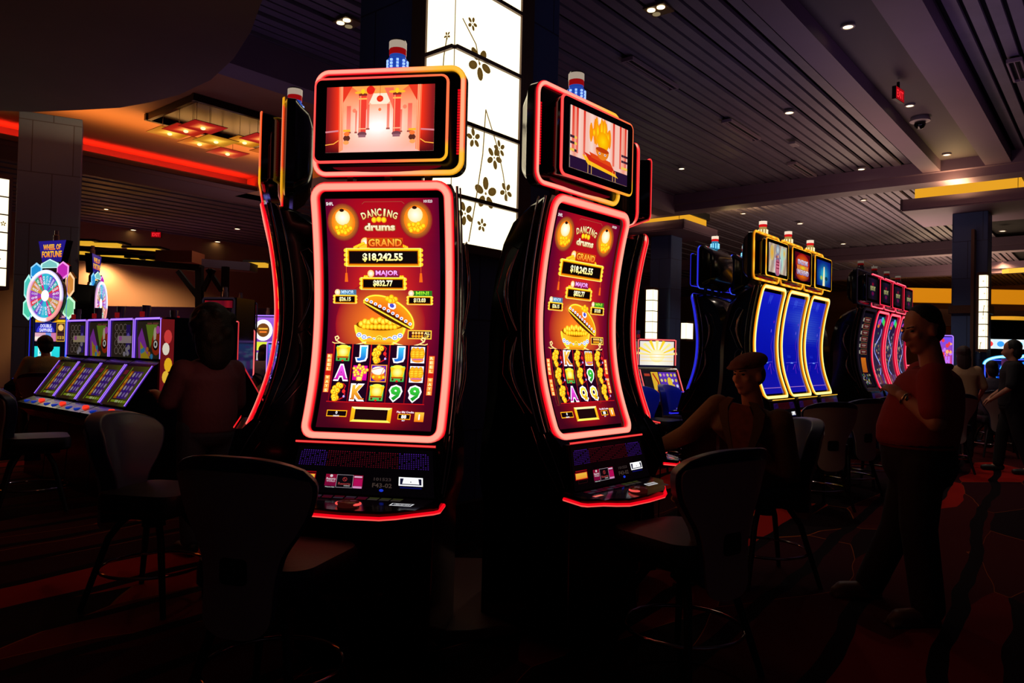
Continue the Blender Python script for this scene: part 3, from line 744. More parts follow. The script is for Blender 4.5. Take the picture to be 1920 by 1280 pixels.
def curve_machine(name, label, loc, az, neon='red', main=None, topper=None, beacon='blue', group=None, dimtop=1.0, beacon_on=True, bz0=.0):
    """local frame: player stands at -Y; screen plane near y = 0"""
    t = thing(name, label, 'slot machine', loc, rad(az), group)
    pal = NEON[neon]; K = neon
    def body():
        mb = MB()
        prof = [(bz0, .30, -.20, .42), (.08, .30, -.20, .42), (.60, .30, -.17, .42), (.70, .325, -.20, .42), (.76, .335, -.215, .42), (.94, .335, -.175, .41), (1.02, .329, None, .40),
                (1.15, .329, None, .385), (1.3, .329, None, .38), (1.45, .329, None, .38), (1.6, .329, None, .37), (1.75, .328, None, .345), (1.9, .327, None, .30), (2.0, .332, None, .235), (2.07, .33, None, .13), (2.105, .32, None, .02)]
        R = []
        for z, w, y0, y1 in prof:
            f = (scr(z)+.012) if y0 is None else y0
            b = f + max(.08, y1-f)
            k = .045
            R.append([(-w, f, z), (w, f, z), (w, f+(b-f)*.35, z), (w-.02, b-k*1.5, z), (w-.09, b, z), (-w+.09, b, z), (-w+.02, b-k*1.5, z), (-w, f+(b-f)*.35, z)])
        mb.loft(R, 0); return mb.mesh('cabinet', M_black(), 35)
    meshobj('cabinet', cached(('body', bz0), body), t)
    def glass():
        mb = MB(); O = rrect(-.308, .308, .980, 2.087, .05, 5, .012); zs = sorted(set([round(p[1], 4) for p in O]+[.985+i*(2.104-.985)/36 for i in range(37)]))
        def hw(z):
            xs = [p[0] for p in densify(O, .004) if abs(p[1]-z) < .005]; return max(xs) if xs else .27
        row = []
        for z in zs:
            w = hw(z); n = scr_n(z); row.append([mb.v(Vector((s*w, scr(z), z))) for s in (-1, -.33, .33, 1)])
        for a, b in zip(row, row[1:]):
            for i in range(3): mb.f([a[i], a[i+1], b[i+1], b[i]])
        return mb.mesh('screen_bezel', M_bezel(), 60)
    meshobj('screen_bezel', cached('glass', glass), t)
    if main: meshobj('main_screen', main_screen_mesh(main[0], main[1]), t)
    def ring():
        mb = MB(); O = densify(rrect(-.312, .312, .973, 2.093, .05, 6, .014), .03)
        P = [Vector((x, scr(z)-.004, z)) for x, z in O]
        neon_strip(mb, P, lambda p: scr_n(p[2]), .0215, pal); return mb.mesh('screen_light', M_glow(), 50)
    meshobj('screen_light', cached(('ring', K), ring), t)
    # lower panel with card reader and printer
    def low():
        mb = MB(); mb.loft([[(-.315, -.192, .95), (.315, -.192, .95), (.315, -.15, .95), (-.315, -.15, .95)], [(-.335, -.245, .735), (.335, -.245, .735), (.335, -.15, .735), (-.335, -.15, .735)]][::-1])
        return mb.mesh('service_panel', M_black(), 30)
    lp = meshobj('service_panel', cached('low', low), t)
    def lowart():
        return tracker_art().mesh('player_display', lambda x, y, d: Vector(((x-.5)*(.60+.05*y), -.194-.049*y-.002-d, .94-.19*y)), M_dim())
    meshobj('player_display', cached('lowart', lowart), lp)
    def lowline():
        mb = MB(); neon_strip(mb, [Vector((x, -.2, .958)) for x in (-.315, -.1, .1, .315)], lambda p: Vector((0, -1, .1)).normalized(), .005, dict(core=pal['mid'], mid=pal['edge'], edge=pal['edge']), loop=False, k=.8)
        return mb.mesh('panel_light', M_glow())
    meshobj('panel_light', cached(('ll', K), lowline), t)
    # button deck
    DP = [(-.357, -.205), (-.36, -.305), (-.343, -.325), (-.26, -.355), (-.21, -.39), (-.15, -.42), (.0, -.43), (.15, -.425), (.21, -.40), (.27, -.36), (.343, -.315), (.36, -.295), (.357, -.205)]
    def deck():
        mb = MB(); a = [(x, y, .742-(-y-.215)*.10) for x, y in DP]; b = [(x*.98, y+.008, .690) for x, y in DP]; mb.loft([b, a]); return mb.mesh('button_deck', M_black(), 30)
    dk = meshobj('button_deck', cached('deck', deck), t)
    meshobj('deck_buttons', cached('deckart', lambda: deck_art().mesh('deck_buttons', lambda x, y, d: Vector(((x-.5)*.66*(1-.14*y), -.225-.155*y, .742-(.02+.17*y)*.10+.002+d)), M_dim())), dk)
    def spin():
        mb = MB(); mb.lathe([(.045, .726), (.045, .742), (.038, .748), (.0, .749)], (0, -.375, 0), 18, 0, lin((60, 14, 10), .5)); 
        mb.tube([(.05*math.cos(q*PI/12), -.375+.034*math.sin(q*PI/12), .737) for q in range(24)], .005, 6, 0, True, lin(pal['mid'][:3], .9)); return mb.mesh('spin_button', M_dim(), 40)
    meshobj('spin_button', cached(('spin', K), spin), dk)
    def dline():
        mb = MB(); P = [Vector((x*1.0, y-.003, .742-(-y-.215)*.10-.028)) for x, y in DP]
        mb.tube(P, .0085, 8, colfn=lambda k, i: lin(pal['mid' if i in (2, 3, 4, 5) else 'edge'][:3], 1.0))
        return mb.mesh('deck_light', M_glow(), 50)
    meshobj('deck_light', cached(('dl', K), dline), t)
    # chrome side trims
    for s in (-1, 1):
        def trim(s=s):
            mb = MB(); x = s*.345
            zz = [1.0+i*.05 for i in range(23)]
            mb.tube([(x, scr(z)+.028, z) for z in zz], .006, 6)
            mb.tube([(x+s*.006, scr(z)+.055+.02*math.sin((z-1)*2.4), z) for z in zz], .004, 6)
            for z0, z1, dy in ((1.47, 1.86, .13), (1.08, 1.44, .10)):
                P = []
                for k in range(13):
                    u = k/12; z = z1+(z0-z1)*u; P.append((x+s*(.004+.012*math.sin(PI*u)), scr(z)+dy+.05*math.sin(PI*u)-.03*u, z))
                mb.tube(P, [.003+.010*math.sin(PI*min(1, u/12*1.0)) for u in range(13)], 8)
                Q = [(x+s*.004, scr(z1)+dy, z1), (x+s*.006, scr(z1)+dy+.04, z1+.02), (x+s*.006, scr(z1)+dy+.075, z1-.02), (x+s*.004, scr((z0+z1)/2)+dy+.11, (z0+z1)/2), (x+s*.004, scr(z0)+dy+.02, z0)]
                mb.tube(Q, .003, 6)
            mb.tube([(x, scr(.97)+.05, .99), (x, -.13, .9), (x, -.20, .76)], .006, 6); mb.tube([(x, .0, 1.02), (x+s*.004, -.06, .9), (x, -.17, .74)], .004, 6)
            mb.tube([(s*.315, -.21, .70), (s*.302, -.203, .1)], .004, 6)
            return mb.mesh('side_trim', M_chrome(), 60)
        meshobj('side_trim', cached(('trim', s), trim), t)
    # topper
    def post():
        mb = MB(); mb.box((0, .02, 2.135), (.028, .03, .12)); return mb.mesh('topper_post', M_matt())
    for x in (-.18, 0, .19):
        o = meshobj('topper_post', cached('post', post), t); o.location = (x, 0, 0)
    def house():
        mb = MB(); R = []
        for y, g in ((.0, -.02), (.012, 0), (.055, 0), (.075, -.02), (.12, -.05), (.15, -.10)):
            R.append([(x, y, z) for x, z in rrect(-.360-g*.9, .360+g*.9, 2.165-g, 2.655+g, .055, 6, .012)])
        mb.loft(R[::-1]); return mb.mesh('topper_housing', M_black(), 35)
    th = meshobj('topper_housing', cached('house', house), t)
    tint = None
    if neon == 'red':
        def tint(p):
            a = max(0, min(1, (p[0]-.02)/.22)) if p[2] > 2.5 else max(0, min(1, (p[0]-.0)/.3))
            if 2.28 < p[2] < 2.6: a *= .25
            return ((255, 190, 20), a*.85)
    if neon == 'gold': tint = lambda p: ((255, 140, 20), .5+.4*math.sin(p[0]*40+p[2]*30))
    def ring2():
        mb = MB(); P = [Vector((x, .0, z)) for x, z in densify(rrect(-.350, .350, 2.175, 2.648, .055, 6, .012), .03)]
        neon_strip(mb, P, lambda p: Vector((0, -1, 0)), .013, dict(core=pal['mid'] if neon == 'gold' else pal['core'], mid=pal['mid'], edge=pal['edge']), tint); return mb.mesh('housing_light', M_glow(), 50)
    meshobj('housing_light', cached(('r2', K), ring2), th)
    def disp():
        mb = MB(); O = rrect(-.305, .305, 2.205, 2.575, .03, 5)
        mb.loft([[(x*.92, .0, 2.39+(z-2.39)*.92) for x, z in O], [(x*.98, -.06, 2.39+(z-2.39)*.98) for x, z in O], [(x, -.09, z) for x, z in O], [(x, TOP_Y, z) for x, z in O]])
        return mb.mesh('topper_display', M_bezel(), 35)
    td = meshobj('topper_display', cached('disp', disp), t)
    if topper: meshobj('topper_screen', topper_screen_mesh(topper[0], topper[1]), td)
    def ring3():
        mb = MB(); P = [Vector((x, TOP_Y+.006, z)) for x, z in densify(rrect(-.306, .306, 2.204, 2.576, .03, 5), .03)]
        neon_strip(mb, P, lambda p: Vector(((p[0])/.306*.5, -1, (p[2]-2.39)/.19*.5)).normalized(), .0075, dict(core=pal['mid'], mid=pal['mid'], edge=pal['edge']), tint); return mb.mesh('display_light', M_glow(), 50)
    meshobj('display_light', cached(('r3', K), ring3), td)
    for s in (-1, 1):
        def led(s=s):
            mb = MB()
            for i in range(24): mb.box((s*.332, -.004, 2.26+i*.0125), (.012, .006, .008), col=lin(pal['edge'][:3], .8))
            return mb.mesh('led_strip', M_dim())
        meshobj('led_strip', cached(('led', s, K), led), th)
    def lens():
        mb = MB(); mb.poly([(.26*math.cos(a*PI/14), -.012, 2.205-.026*math.sin(a*PI/14)) for a in range(15)][::-1], 0, lin((120, 4, 20), .6)); 
        mb.poly([(.26*math.cos(a*PI/14), -.005, 2.205-.03*math.sin(a*PI/14)) for a in range(15)], 0, lin((60, 30, 30), .3)); return mb.mesh('housing_lens', M_dim())
    meshobj('housing_lens', cached('lens', lens), th)
    # candle beacon
    bx, by, bz = (.02, .05, 2.648)
    on = beacon_on
    bc = {'blue': (50, 110, 255), 'cyan': (60, 200, 255), 'gold': (255, 215, 120), 'off': (40, 34, 40)}[beacon]
    def bcn():
        mb = MB(); mb.lathe([(.046, .0), (.046, .07), (.038, .078), (.038, .09), (.034, .092)], (bx, by, bz), 18, 0)
        return mb.mesh('beacon', mat('beacon_clear_'+beacon, (30, 40, 150) if beacon in ('blue', 'cyan') else (120, 110, 90) if beacon == 'gold' else (60, 50, 60), .15, spec=.6, coat=.3, emis=(bc, .35 if on else .01)), 40)
    bo = meshobj('beacon', cached(('bcn', beacon), bcn), t)
    def leds():
        mb = MB()
        for q in range(10):
            for j in range(4):
                a = 2*PI*q/10; mb.box((bx+.0465*math.cos(a), by+.0465*math.sin(a), bz+.012+j*.015), (.011, .011, .009), rot=Matrix.Rotation(a, 3, 'Z'), col=lin(mixc(bc, (255, 255, 255), .45), 1.6 if on else .03))
        return mb.mesh('beacon_led', M_dim())
    meshobj('beacon_led', cached(('leds', beacon), leds), bo)
    def caps():
        mb = MB(); k = 1.0 if on else .12
        mb.lathe([(.040, .09), (.040, .118)], (bx, by, bz), 18, 0, lin((225, 20, 24), .35*k if beacon == 'blue' else .9*k)); mb.lathe([(.041, .118), (.041, .152)], (bx, by, bz), 18, 0, lin((250, 225, 200), .4*k if beacon == 'blue' else 1.0*k)); mb.lathe([(.0415, .152), (.036, .160), (.0, .161)], (bx, by, bz), 18, 0, lin((30, 20, 20), .2))
        return mb.mesh('beacon_cap', M_dim(), 40)
    meshobj('beacon_cap', cached(('caps', beacon), caps), bo)
    return t
# ---------------------------------------------------------------- room shell
ZC = 5.3
M_slat = mat('ceiling_slat', (118, 108, 124), .45, noise=(3, .25))
M_slatgap = mat('ceiling_gap', (8, 7, 9), .9)
M_plaster = mat('plaster_tan', (190, 130, 84), .7, noise=(1.2, .12))
M_beam = mat('beam_mauve', (120, 96, 118), .6, noise=(1.5, .12))
M_brown = mat('dark_soffit', (140, 104, 62), .75, noise=(1.5, .2))
M_wood = mat('dark_timber', (38, 24, 20), .6, noise=(6, .3))

def carpet_material():
    m = bpy.data.materials.new('casino_carpet'); m.use_nodes = True; nt = m.node_tree; N = nt.nodes; Lk = nt.links
    b = N['Principled BSDF']; b.inputs['Roughness'].default_value = .95; b.inputs['Specular IOR Level'].default_value = .1
    tc = N.new('ShaderNodeTexCoord'); mp = N.new('ShaderNodeMapping'); mp.inputs['Rotation'].default_value = (0, 0, rad(35)); Lk.new(tc.outputs['Object'], mp.inputs['Vector'])
    wn = N.new('ShaderNodeTexNoise'); wn.inputs['Scale'].default_value = .9; wn.inputs['Detail'].default_value = 2; Lk.new(mp.outputs[0], wn.inputs['Vector'])
    mv = N.new('ShaderNodeVectorMath'); mv.operation = 'MULTIPLY_ADD'; mv.inputs[1].default_value = (.18, .18, .18); Lk.new(wn.outputs['Color'], mv.inputs[0]); Lk.new(mp.outputs[0], mv.inputs[2])
    mp2 = N.new('ShaderNodeMapping'); mp2.inputs['Scale'].default_value = (1.3, .38, 1); Lk.new(mv.outputs[0], mp2.inputs['Vector'])
    vo = N.new('ShaderNodeTexVoronoi'); vo.inputs['Scale'].default_value = 1.5; Lk.new(mp2.outputs[0], vo.inputs['Vector'])
    ve = N.new('ShaderNodeTexVoronoi'); ve.feature = 'DISTANCE_TO_EDGE'; ve.inputs['Scale'].default_value = 1.5; Lk.new(mp2.outputs[0], ve.inputs['Vector'])
    sep = N.new('ShaderNodeSeparateColor'); Lk.new(vo.outputs['Color'], sep.inputs[0])
    cr = N.new('ShaderNodeValToRGB'); cr.color_ramp.interpolation = 'CONSTANT'
    e = cr.color_ramp.elements; e[0].position = 0; e[0].color = lin((70, 8, 10)); e[1].position = .28; e[1].color = lin((26, 6, 12))
    for p, c in ((.45, (165, 22, 8)), (.62, (52, 6, 16)), (.8, (110, 12, 14)), (.92, (34, 6, 26))):
        q = e.new(p); q.color = lin(c)
    Lk.new(sep.outputs[0], cr.inputs['Fac'])
    lt = N.new('ShaderNodeMath'); lt.operation = 'LESS_THAN'; lt.inputs[1].default_value = .006; Lk.new(ve.outputs['Distance'], lt.inputs[0])
    gt = N.new('ShaderNodeMath'); gt.operation = 'GREATER_THAN'; gt.inputs[1].default_value = .45; Lk.new(sep.outputs[1], gt.inputs[0])
    mm = N.new('ShaderNodeMath'); mm.operation = 'MULTIPLY'; Lk.new(lt.outputs[0], mm.inputs[0]); Lk.new(gt.outputs[0], mm.inputs[1])
    mx = N.new('ShaderNodeMix'); mx.data_type = 'RGBA'; mx.inputs['B'].default_value = lin((160, 80, 18)); Lk.new(mm.outputs[0], mx.inputs['Factor']); Lk.new(cr.outputs[0], mx.inputs['A'])
    # dark diagonal streaks
    wv = N.new('ShaderNodeTexWave'); wv.inputs['Scale'].default_value = .55; wv.inputs['Distortion'].default_value = 1.2; wv.inputs['Detail'].default_value = 3; Lk.new(mp2.outputs[0], wv.inputs['Vector'])
    g2 = N.new('ShaderNodeMath'); g2.operation = 'GREATER_THAN'; g2.inputs[1].default_value = .90; Lk.new(wv.outputs['Fac'], g2.inputs[0])
    mx2 = N.new('ShaderNodeMix'); mx2.data_type = 'RGBA'; mx2.inputs['B'].default_value = lin((14, 4, 8)); Lk.new(g2.outputs[0], mx2.inputs['Factor']); Lk.new(mx.outputs['Result'], mx2.inputs['A'])
    Lk.new(mx2.outputs['Result'], b.inputs['Base Color'])
    return m
mb = MB(); mb.poly([(-40, -6, 0), (45, -6, 0), (45, 52, 0), (-40, 52, 0)]); struct('floor', mb, carpet_material())

# slatted ceiling, boards run along U
mb = MB(); mb.poly([(-45, -8, ZC+.10), (-45, 56, ZC+.10), (50, 56, ZC+.10), (50, -8, ZC+.10)])
struct('ceiling', mb, M_slatgap)
TR_V0, TR_V1 = None, None
# tray recess bounds (U, V) from its far edge and the beam on its near side
def uv(p): return p.dot(U), p.dot(V)
trA = uv(atz(150, 292, 4.62)); trB = uv(atz(487, 357, 4.62))
bmA = uv(atz(400, 120, 5.0)); 
TRAY = dict(v1=(trA[1]+trB[1])/2+.42, u1=trB[0], v0=bmA[1])
mb = MB()
pitch = .185; v = -12.0; i = 0
b1 = uv(atz(1395, 2, 5.1))[1]; b2 = uv(atz(1465, 2, 5.1))[1]; b3 = uv(atz(1635, 2, 5.1))[1]; b4 = uv(atz(1730, 2, 5.1))[1]
while v < 26:
    if not (min(b1, b4)-.1 < v < max(b1, b4)+.05):
        rot = Matrix.Rotation(math.atan2(U.y, U.x), 3, 'Z')
        segs = [(-14, 46)]
        if TRAY['v0']-.1 < v < TRAY['v1']+1.4: segs = [(TRAY['u1']+.1, 46)]
        for a, b in segs:
            dz = .012*(i % 3)
            mb.box(UVp((a+b)/2, v, ZC+.03+dz), (b-a, pitch*.70, .05), rot=rot)
    v += pitch; i += 1
struct('ceiling', mb, M_slat)
ROT = Matrix.Rotation(math.atan2(U.y, U.x), 3, 'Z')
def ubox(mb, u0, u1, v0, v1, z0, z1, mi=0, col=None):
    mb.box(UVp((u0+u1)/2, (v0+v1)/2, (z0+z1)/2), (abs(u1-u0), abs(v1-v0), abs(z1-z0)), mi, ROT, col)
# plain panel between the two long mauve beams
mb = MB(); ubox(mb, -10, 16.4, b4, b1, ZC+.0, ZC+.05); struct('trim_1', mb, mat('ceiling_panel', (74, 62, 74), .7, noise=(1, .15)))
mb = MB(); ubox(mb, -10, 16.4, b2, b1, 5.1, ZC+.02); struct('trim_2', mb, M_beam)
mb = MB(); ubox(mb, -10, 16.4, b4, b3, 5.1, ZC+.02); struct('trim_3', mb, M_beam)
# cross beams
for n, (uc, w, z0) in enumerate(((16.6, .5, 4.93), (27.5, .5, 4.9), (34.0, .5, 4.9))):
    mb = MB(); ubox(mb, uc-w/2, uc+w/2, -16, 24 if n else TRAY['v0']+3, z0, ZC+.02)
    ubox(mb, uc-w/2-.12, uc+w/2+.12, -16, 24 if n else TRAY['v0']+3, z0+.16, ZC+.02); struct('trim_%d' % (4+n), mb, M_beam)
# tray: glowing recess with red far face
T = TRAY
mb = MB(); ubox(mb, -12, T['u1'], T['v0']-.1, T['v1'], 4.92, ZC+.06); struct('ceiling', mb, M_plaster)
mb = MB(); ubox(mb, -12, T['u1']+.9, T['v1'], T['v1']+1.1, 4.62, ZC); struct('trim_7', mb, mat('bulkhead_brown', (120, 84, 80), .7, noise=(1, .12)))
mb = MB(); ubox(mb, -12, T['u1'], T['v1']-.42, T['v1']-.02, 4.62, 4.68); ubox(mb, -12, T['u1'], T['v1']-.42, T['v1']-.38, 4.62, 4.71); struct('trim_8', mb, mat('cove_lip', (130, 84, 74), .7))
mb = MB(); ubox(mb, T['u1'], T['u1']+.9, T['v0']-.1, T['v1']+.5, 4.62, ZC); struct('trim_9', mb, M_plaster)
mb = MB(); ubox(mb, -12, 16.3, T['v0']-.55, T['v0']-.1, 4.86, ZC); struct('trim_10', mb, M_beam)
# red cove tube lying in the recess
mb = MB(); a, b = UVp(-4, T['v1']-.16, 4.70), UVp(T['u1']-.1, T['v1']-.16, 4.70)
mb.tube([a, b], .018, 8, col=lin((255, 22, 16), 1.5)); o = mb.build('cove_tube_light', M_glow()); tag(o, 'red cove light strip running along the far edge of the recessed tan ceiling', 'light')
mid = (a+b)/2; L = (b-a).length
area(UVp(mid.dot(U), T['v1']-.28, 4.71), (rad(180-35), 0, math.atan2(U.y, U.x)), L, .10, 60, (1, .03, .015), 'cove_red_light')
area(UVp(mid.dot(U)+1, T['v1']-2.2, 4.5), (rad(180), 0, math.atan2(U.y, U.x)), L*.8, .8, 66, (1, .46, .12), 'cove_warm_light')
# big round lower soffit on the left
Z_S = 3.9
edge = [(505, -25), (490, 5), (470, 60), (438, 110), (395, 150), (335, 178), (280, 192), (225, 202), (155, 206), (60, 210), (-60, 205)]
P = [atz(x, y, Z_S) for x, y in edge]
P = [(p.x, p.y) for p in P]; P = P+[(-9, 5), (-9, -2), (-.9, -2), (-1.35, 2)]
mb = MB(); mb.prism(P, Z_S, ZC); struct('trim_11', mb, M_brown)
# far walls
mb = MB(); ubox(mb, 44, 44.4, -30, 40, 0, 6); struct('wall_right', mb, mat('wall_tan', (150, 110, 70), .8, noise=(.7, .1)))
mb = MB(); ubox(mb, -20, 46, 26, 26.4, 0, 6); struct('wall_back', mb, mat('wall_cream', (165, 125, 85), .8, noise=(.7, .1)))
mb = MB(); ubox(mb, -12, 45, -19.4, -19, 0, 6); struct('wall_front', mb, M_wood)
mb = MB(); ubox(mb, -12.4, -12, -20, 27, 0, 6); struct('wall_left', mb, M_wood)

# ---------------------------------------------------------------- stone columns with lit lantern boxes
M_stone = mat('stone_cladding', (120, 138, 150), .55, noise=(5, .18))
def stone_mat():
    m = M_stone; nt = m.node_tree; b = nt.nodes['Principled BSDF']
    tc = nt.nodes.new('ShaderNodeTexCoord'); br = nt.nodes.new('ShaderNodeTexBrick')
    sx = nt.nodes.new('ShaderNodeSeparateXYZ'); nt.links.new(tc.outputs['Object'], sx.inputs[0])
    ad = nt.nodes.new('ShaderNodeMath'); ad.operation = 'ADD'; nt.links.new(sx.outputs['X'], ad.inputs[0]); nt.links.new(sx.outputs['Y'], ad.inputs[1])
    cb = nt.nodes.new('ShaderNodeCombineXYZ'); nt.links.new(ad.outputs[0], cb.inputs['X']); nt.links.new(sx.outputs['Z'], cb.inputs['Y'])
    nt.links.new(cb.outputs[0], br.inputs['Vector'])
    br.inputs['Scale'].default_value = 1; br.inputs['Brick Width'].default_value = .55; br.inputs['Row Height'].default_value = .8; br.inputs['Mortar Size'].default_value = .007
    br.inputs['Color1'].default_value = lin((70, 98, 156)); br.inputs['Color2'].default_value = lin((80, 108, 166)); br.inputs['Mortar'].default_value = lin((48, 62, 96))
    nt.links.new(br.outputs['Color'], b.inputs['Base Color'])
stone_mat()
M_frame = mat('lantern_frame', (96, 66, 52), .5)
def stone_column(label, loc, rotz, a, b, ztop, group=None, zbase=0):
    t = thing('stone_column', label, 'column', loc, rotz, group)
    mb = MB(); mb.box((0, 0, ztop/2), (a, b, ztop)); mb.build('shaft', M_stone, t, bevel=.01)
    mb = MB(); mb.box((0, 0, .15), (a+.06, b+.06, .3)); mb.build('plinth', M_wood, t, bevel=.01)
    return t

LAN_K = 1.8
def petal_col(): return (96, 66, 30)
def blossom(c, x, y, r, rot=0, n=5):
    for k in range(n):
        a = rot+2*PI*k/n; c.ell(x+r*.62*math.cos(a), y+r*.62*math.sin(a), r*.40, r*.26, (105, 78, 30), 12, rot=math.degrees(a), edge=(88, 64, 26))
    c.ell(x, y, r*.10, r*.10, (120, 90, 40), 6)
def twig(c, P): c.line(P, 1.1, (110, 84, 44))
def lantern_panel(w, h, rows, seed, detail=True):
    c = Canvas(w, h, 1.0)
    c.grad(0, 0, w, h, None, 3, 10, lambda u, v: (255, 238, 196, LAN_K))
    r = random.Random(seed)
    if detail:
        for k in range(rows):
            y = h*(k+.5)/rows; x = w*r.uniform(.25, .8)
            if r.random() < .75: blossom(c, x, y, w*r.uniform(.09, .14), r.uniform(0, 2))
            if r.random() < .6:
                twig(c, [(x, y), (x-w*.10, y+h*.06), (x-w*.14, y+h*.13)])
    return c
def lantern_box(name, label, corner, z0, z1, wu, wv, rows, center=False, group=None, parts=True):
    """lit box whose near corner is at `corner`; faces run along +U (wu) and +V (wv)"""
    t = thing(name, label, 'wall lantern', corner, math.atan2(U.y, U.x), group)   # local x = U, local y = V
    fr = .045
    mb = MB(); mb.box((wu/2, wv/2, (z0+z1)/2), (wu-.02, wv-.02, z1-z0)); mb.build('light_box', mat('lantern_core', (80, 60, 40), .6), t)
    # faces: right face (normal -V, spans x) and left face (normal -U, spans y)
    H = (z1-z0)*100
    if center: c = center_panel(wu*100, H)
    else: c = lantern_panel(wu*100, H, rows, 3, parts)
    me = c.mesh('lit_panel', lambda x, y, d: Vector((x*wu, -.004-d, z1-(z1-z0)*y)), M_glow()); meshobj('lit_panel', me, t)
    c = lantern_panel(wv*100, H, rows, 5, parts)
    me = c.mesh('lit_panel', lambda x, y, d: Vector((-.004-d, wv*(1-x), z1-(z1-z0)*y)), M_glow()); meshobj('lit_panel', me, t)
    mb = MB(); e = .012
    for x, y in ((wu+fr/2, -.0), (-.0, wv+fr/2)): mb.box((x, y, (z0+z1)/2), (fr, fr, z1-z0+.1))
    for z in (z0-.03, z1+.03): mb.box((wu/2, wv/2, z), (wu+.05, wv+.05, .06))
    mb.build('frame', M_frame, t)
    mb = MB()
    zs = [2.44, 2.96, 3.46, 3.94] if center else [z0+(z1-z0)*k/rows for k in range(1, rows)]
    for z in zs:
        mb = MB(); th_ = .028 if center else .018
        mb.box((wu/2, -.014, z), (wu, .028, th_)); mb.box((-.014, wv/2, z), (.028, wv, th_)); mb.build('muntin', M_frame, t)
    return t
def center_panel(w, h):
    c = Canvas(w, h, 1.0)
    c.grad(0, 0, w, h, None, 3, 10, lambda u, v: (255, 240, 200, LAN_K))
    for x, y, r, a in ((.30, .05, .09, .3), (.95, .09, .10, 1.), (.36, .415, .17, .2), (.50, .825, .17, .9), (.62, .70, .12, .1), (.30, .66, .10, 2), (.70, .665, .09, .7), (.82, .80, .10, .3), (.20, .905, .12, .5), (.24, .30, .07, 0), (.45, .93, .07, 1)):
        blossom(c, x*w, y*h, r*w, a)
    twig(c, [(.47*w, .555*h), (.44*w, .70*h), (.36*w, .84*h), (.26*w, .99*h)]); twig(c, [(.47*w, .555*h), (.66*w, .66*h), (.76*w, .74*h), (.84*w, .83*h)]); twig(c, [(.1*w, .3*h), (.3*w, .36*h), (.36*w, .42*h)])
    return c
# central column behind the round bank
cz = at(847, 300, 5.1); 
CC = Vector((cz.x, cz.y, 0))+U*.02+V*.02
a_, b_ = 1.23, 1.06
stone_column('grey stone column with a wooden plinth behind the pair of tall red lit machines', CC+U*(a_/2)+V*(b_/2), math.atan2(U.y, U.x), a_, b_, ZC)
lan = CC-(U+V)*.07
uL, vL = .70, .27
lantern_box('lantern', 'huge glowing white lantern with cherry blossom silhouettes above the two tall red machines', lan, 2.12, 4.35, uL, vL, 7, True)
# wooden strip beside the lantern on the right face
mb = MB(); mb.box((0, 0, ZC/2+.7), (.10, .10, ZC-1.4), rot=ROT); o = mb.build('trim_12', M_frame); o.location = lan+U*(uL+.10)+V*.03; o['kind'] = 'structure'
mb = MB(); mb.box((0, 0, ZC/2+.7), (.10, .10, ZC-1.4), rot=ROT); o = mb.build('trim_13', M_frame); o.location = lan+V*(vL+.10)+U*.03; o['kind'] = 'structure'
# left column
pc = at(62, 400, 11.3)
stone_column('tall grey stone column at the left standing behind the prize wheel machine', (pc.x, pc.y+.40, 0), rad(29), .84, .62, 4.92)
pl = at(-6, 430, 11.6)
lantern_box('lantern', 'narrow lit lantern panel cut by the left edge of the photo', Vector((pl.x-.10, pl.y-.12, 0)), 2.25, 3.95, .30, .25, 6, False)
# middle column, right column
pm = at(1250, 430, 20.0)
stone_column('slim grey stone column under the glowing square ceiling cove in the middle distance', (pm.x, pm.y, 0), math.atan2(U.y, U.x), .62, .62, 4.62)
lm = at(1222, 600, 19.2)
lantern_box('lantern', 'tall plain white lit lantern beside the middle distance column above red framed machines', Vector((lm.x+.02, lm.y, 0)), 1.72, 3.12, .24, .20, 5, False, None, False)
lm2 = at(1290, 600, 21.0)
lantern_box('lantern', 'short squat lit lantern between the middle column and the blue edged machine', Vector((lm2.x-.05, lm2.y, 0)), 1.9, 2.35, .42, .15, 1, False, None, False)
pr = at(1822, 500, 16.0)
stone_column('big grey stone column at the right behind the standing man', (pr.x, pr.y, 0), math.atan2(U.y, U.x), .62, .66, 4.62)
mb = MB(); ubox(mb, uv(pr)[0]-.36, uv(pr)[0]+.36, uv(pr)[1]-.38, uv(pr)[1]+.38, 2.45, 2.62); o = mb.build('column_band', M_frame); tag(o, 'dark wooden band around the right stone column', 'trim')
lr = at(1849, 580, 15.3)
mb = MB(); q = uv(lr); ubox(mb, q[0]-.02, q[0]+.24, q[1]+.22, q[1]+.28, 0.0, 4.2); o = mb.build('lantern_backboard', M_frame); tag(o, 'brown wooden board carrying the tall lantern on the right column', 'panel')
lantern_box('lantern', 'tall narrow white lantern with faint blossoms on the right stone column', Vector((lr.x-.02, lr.y-.03, 0)), 1.68, 3.22, .20, .13, 6, False, None, True)
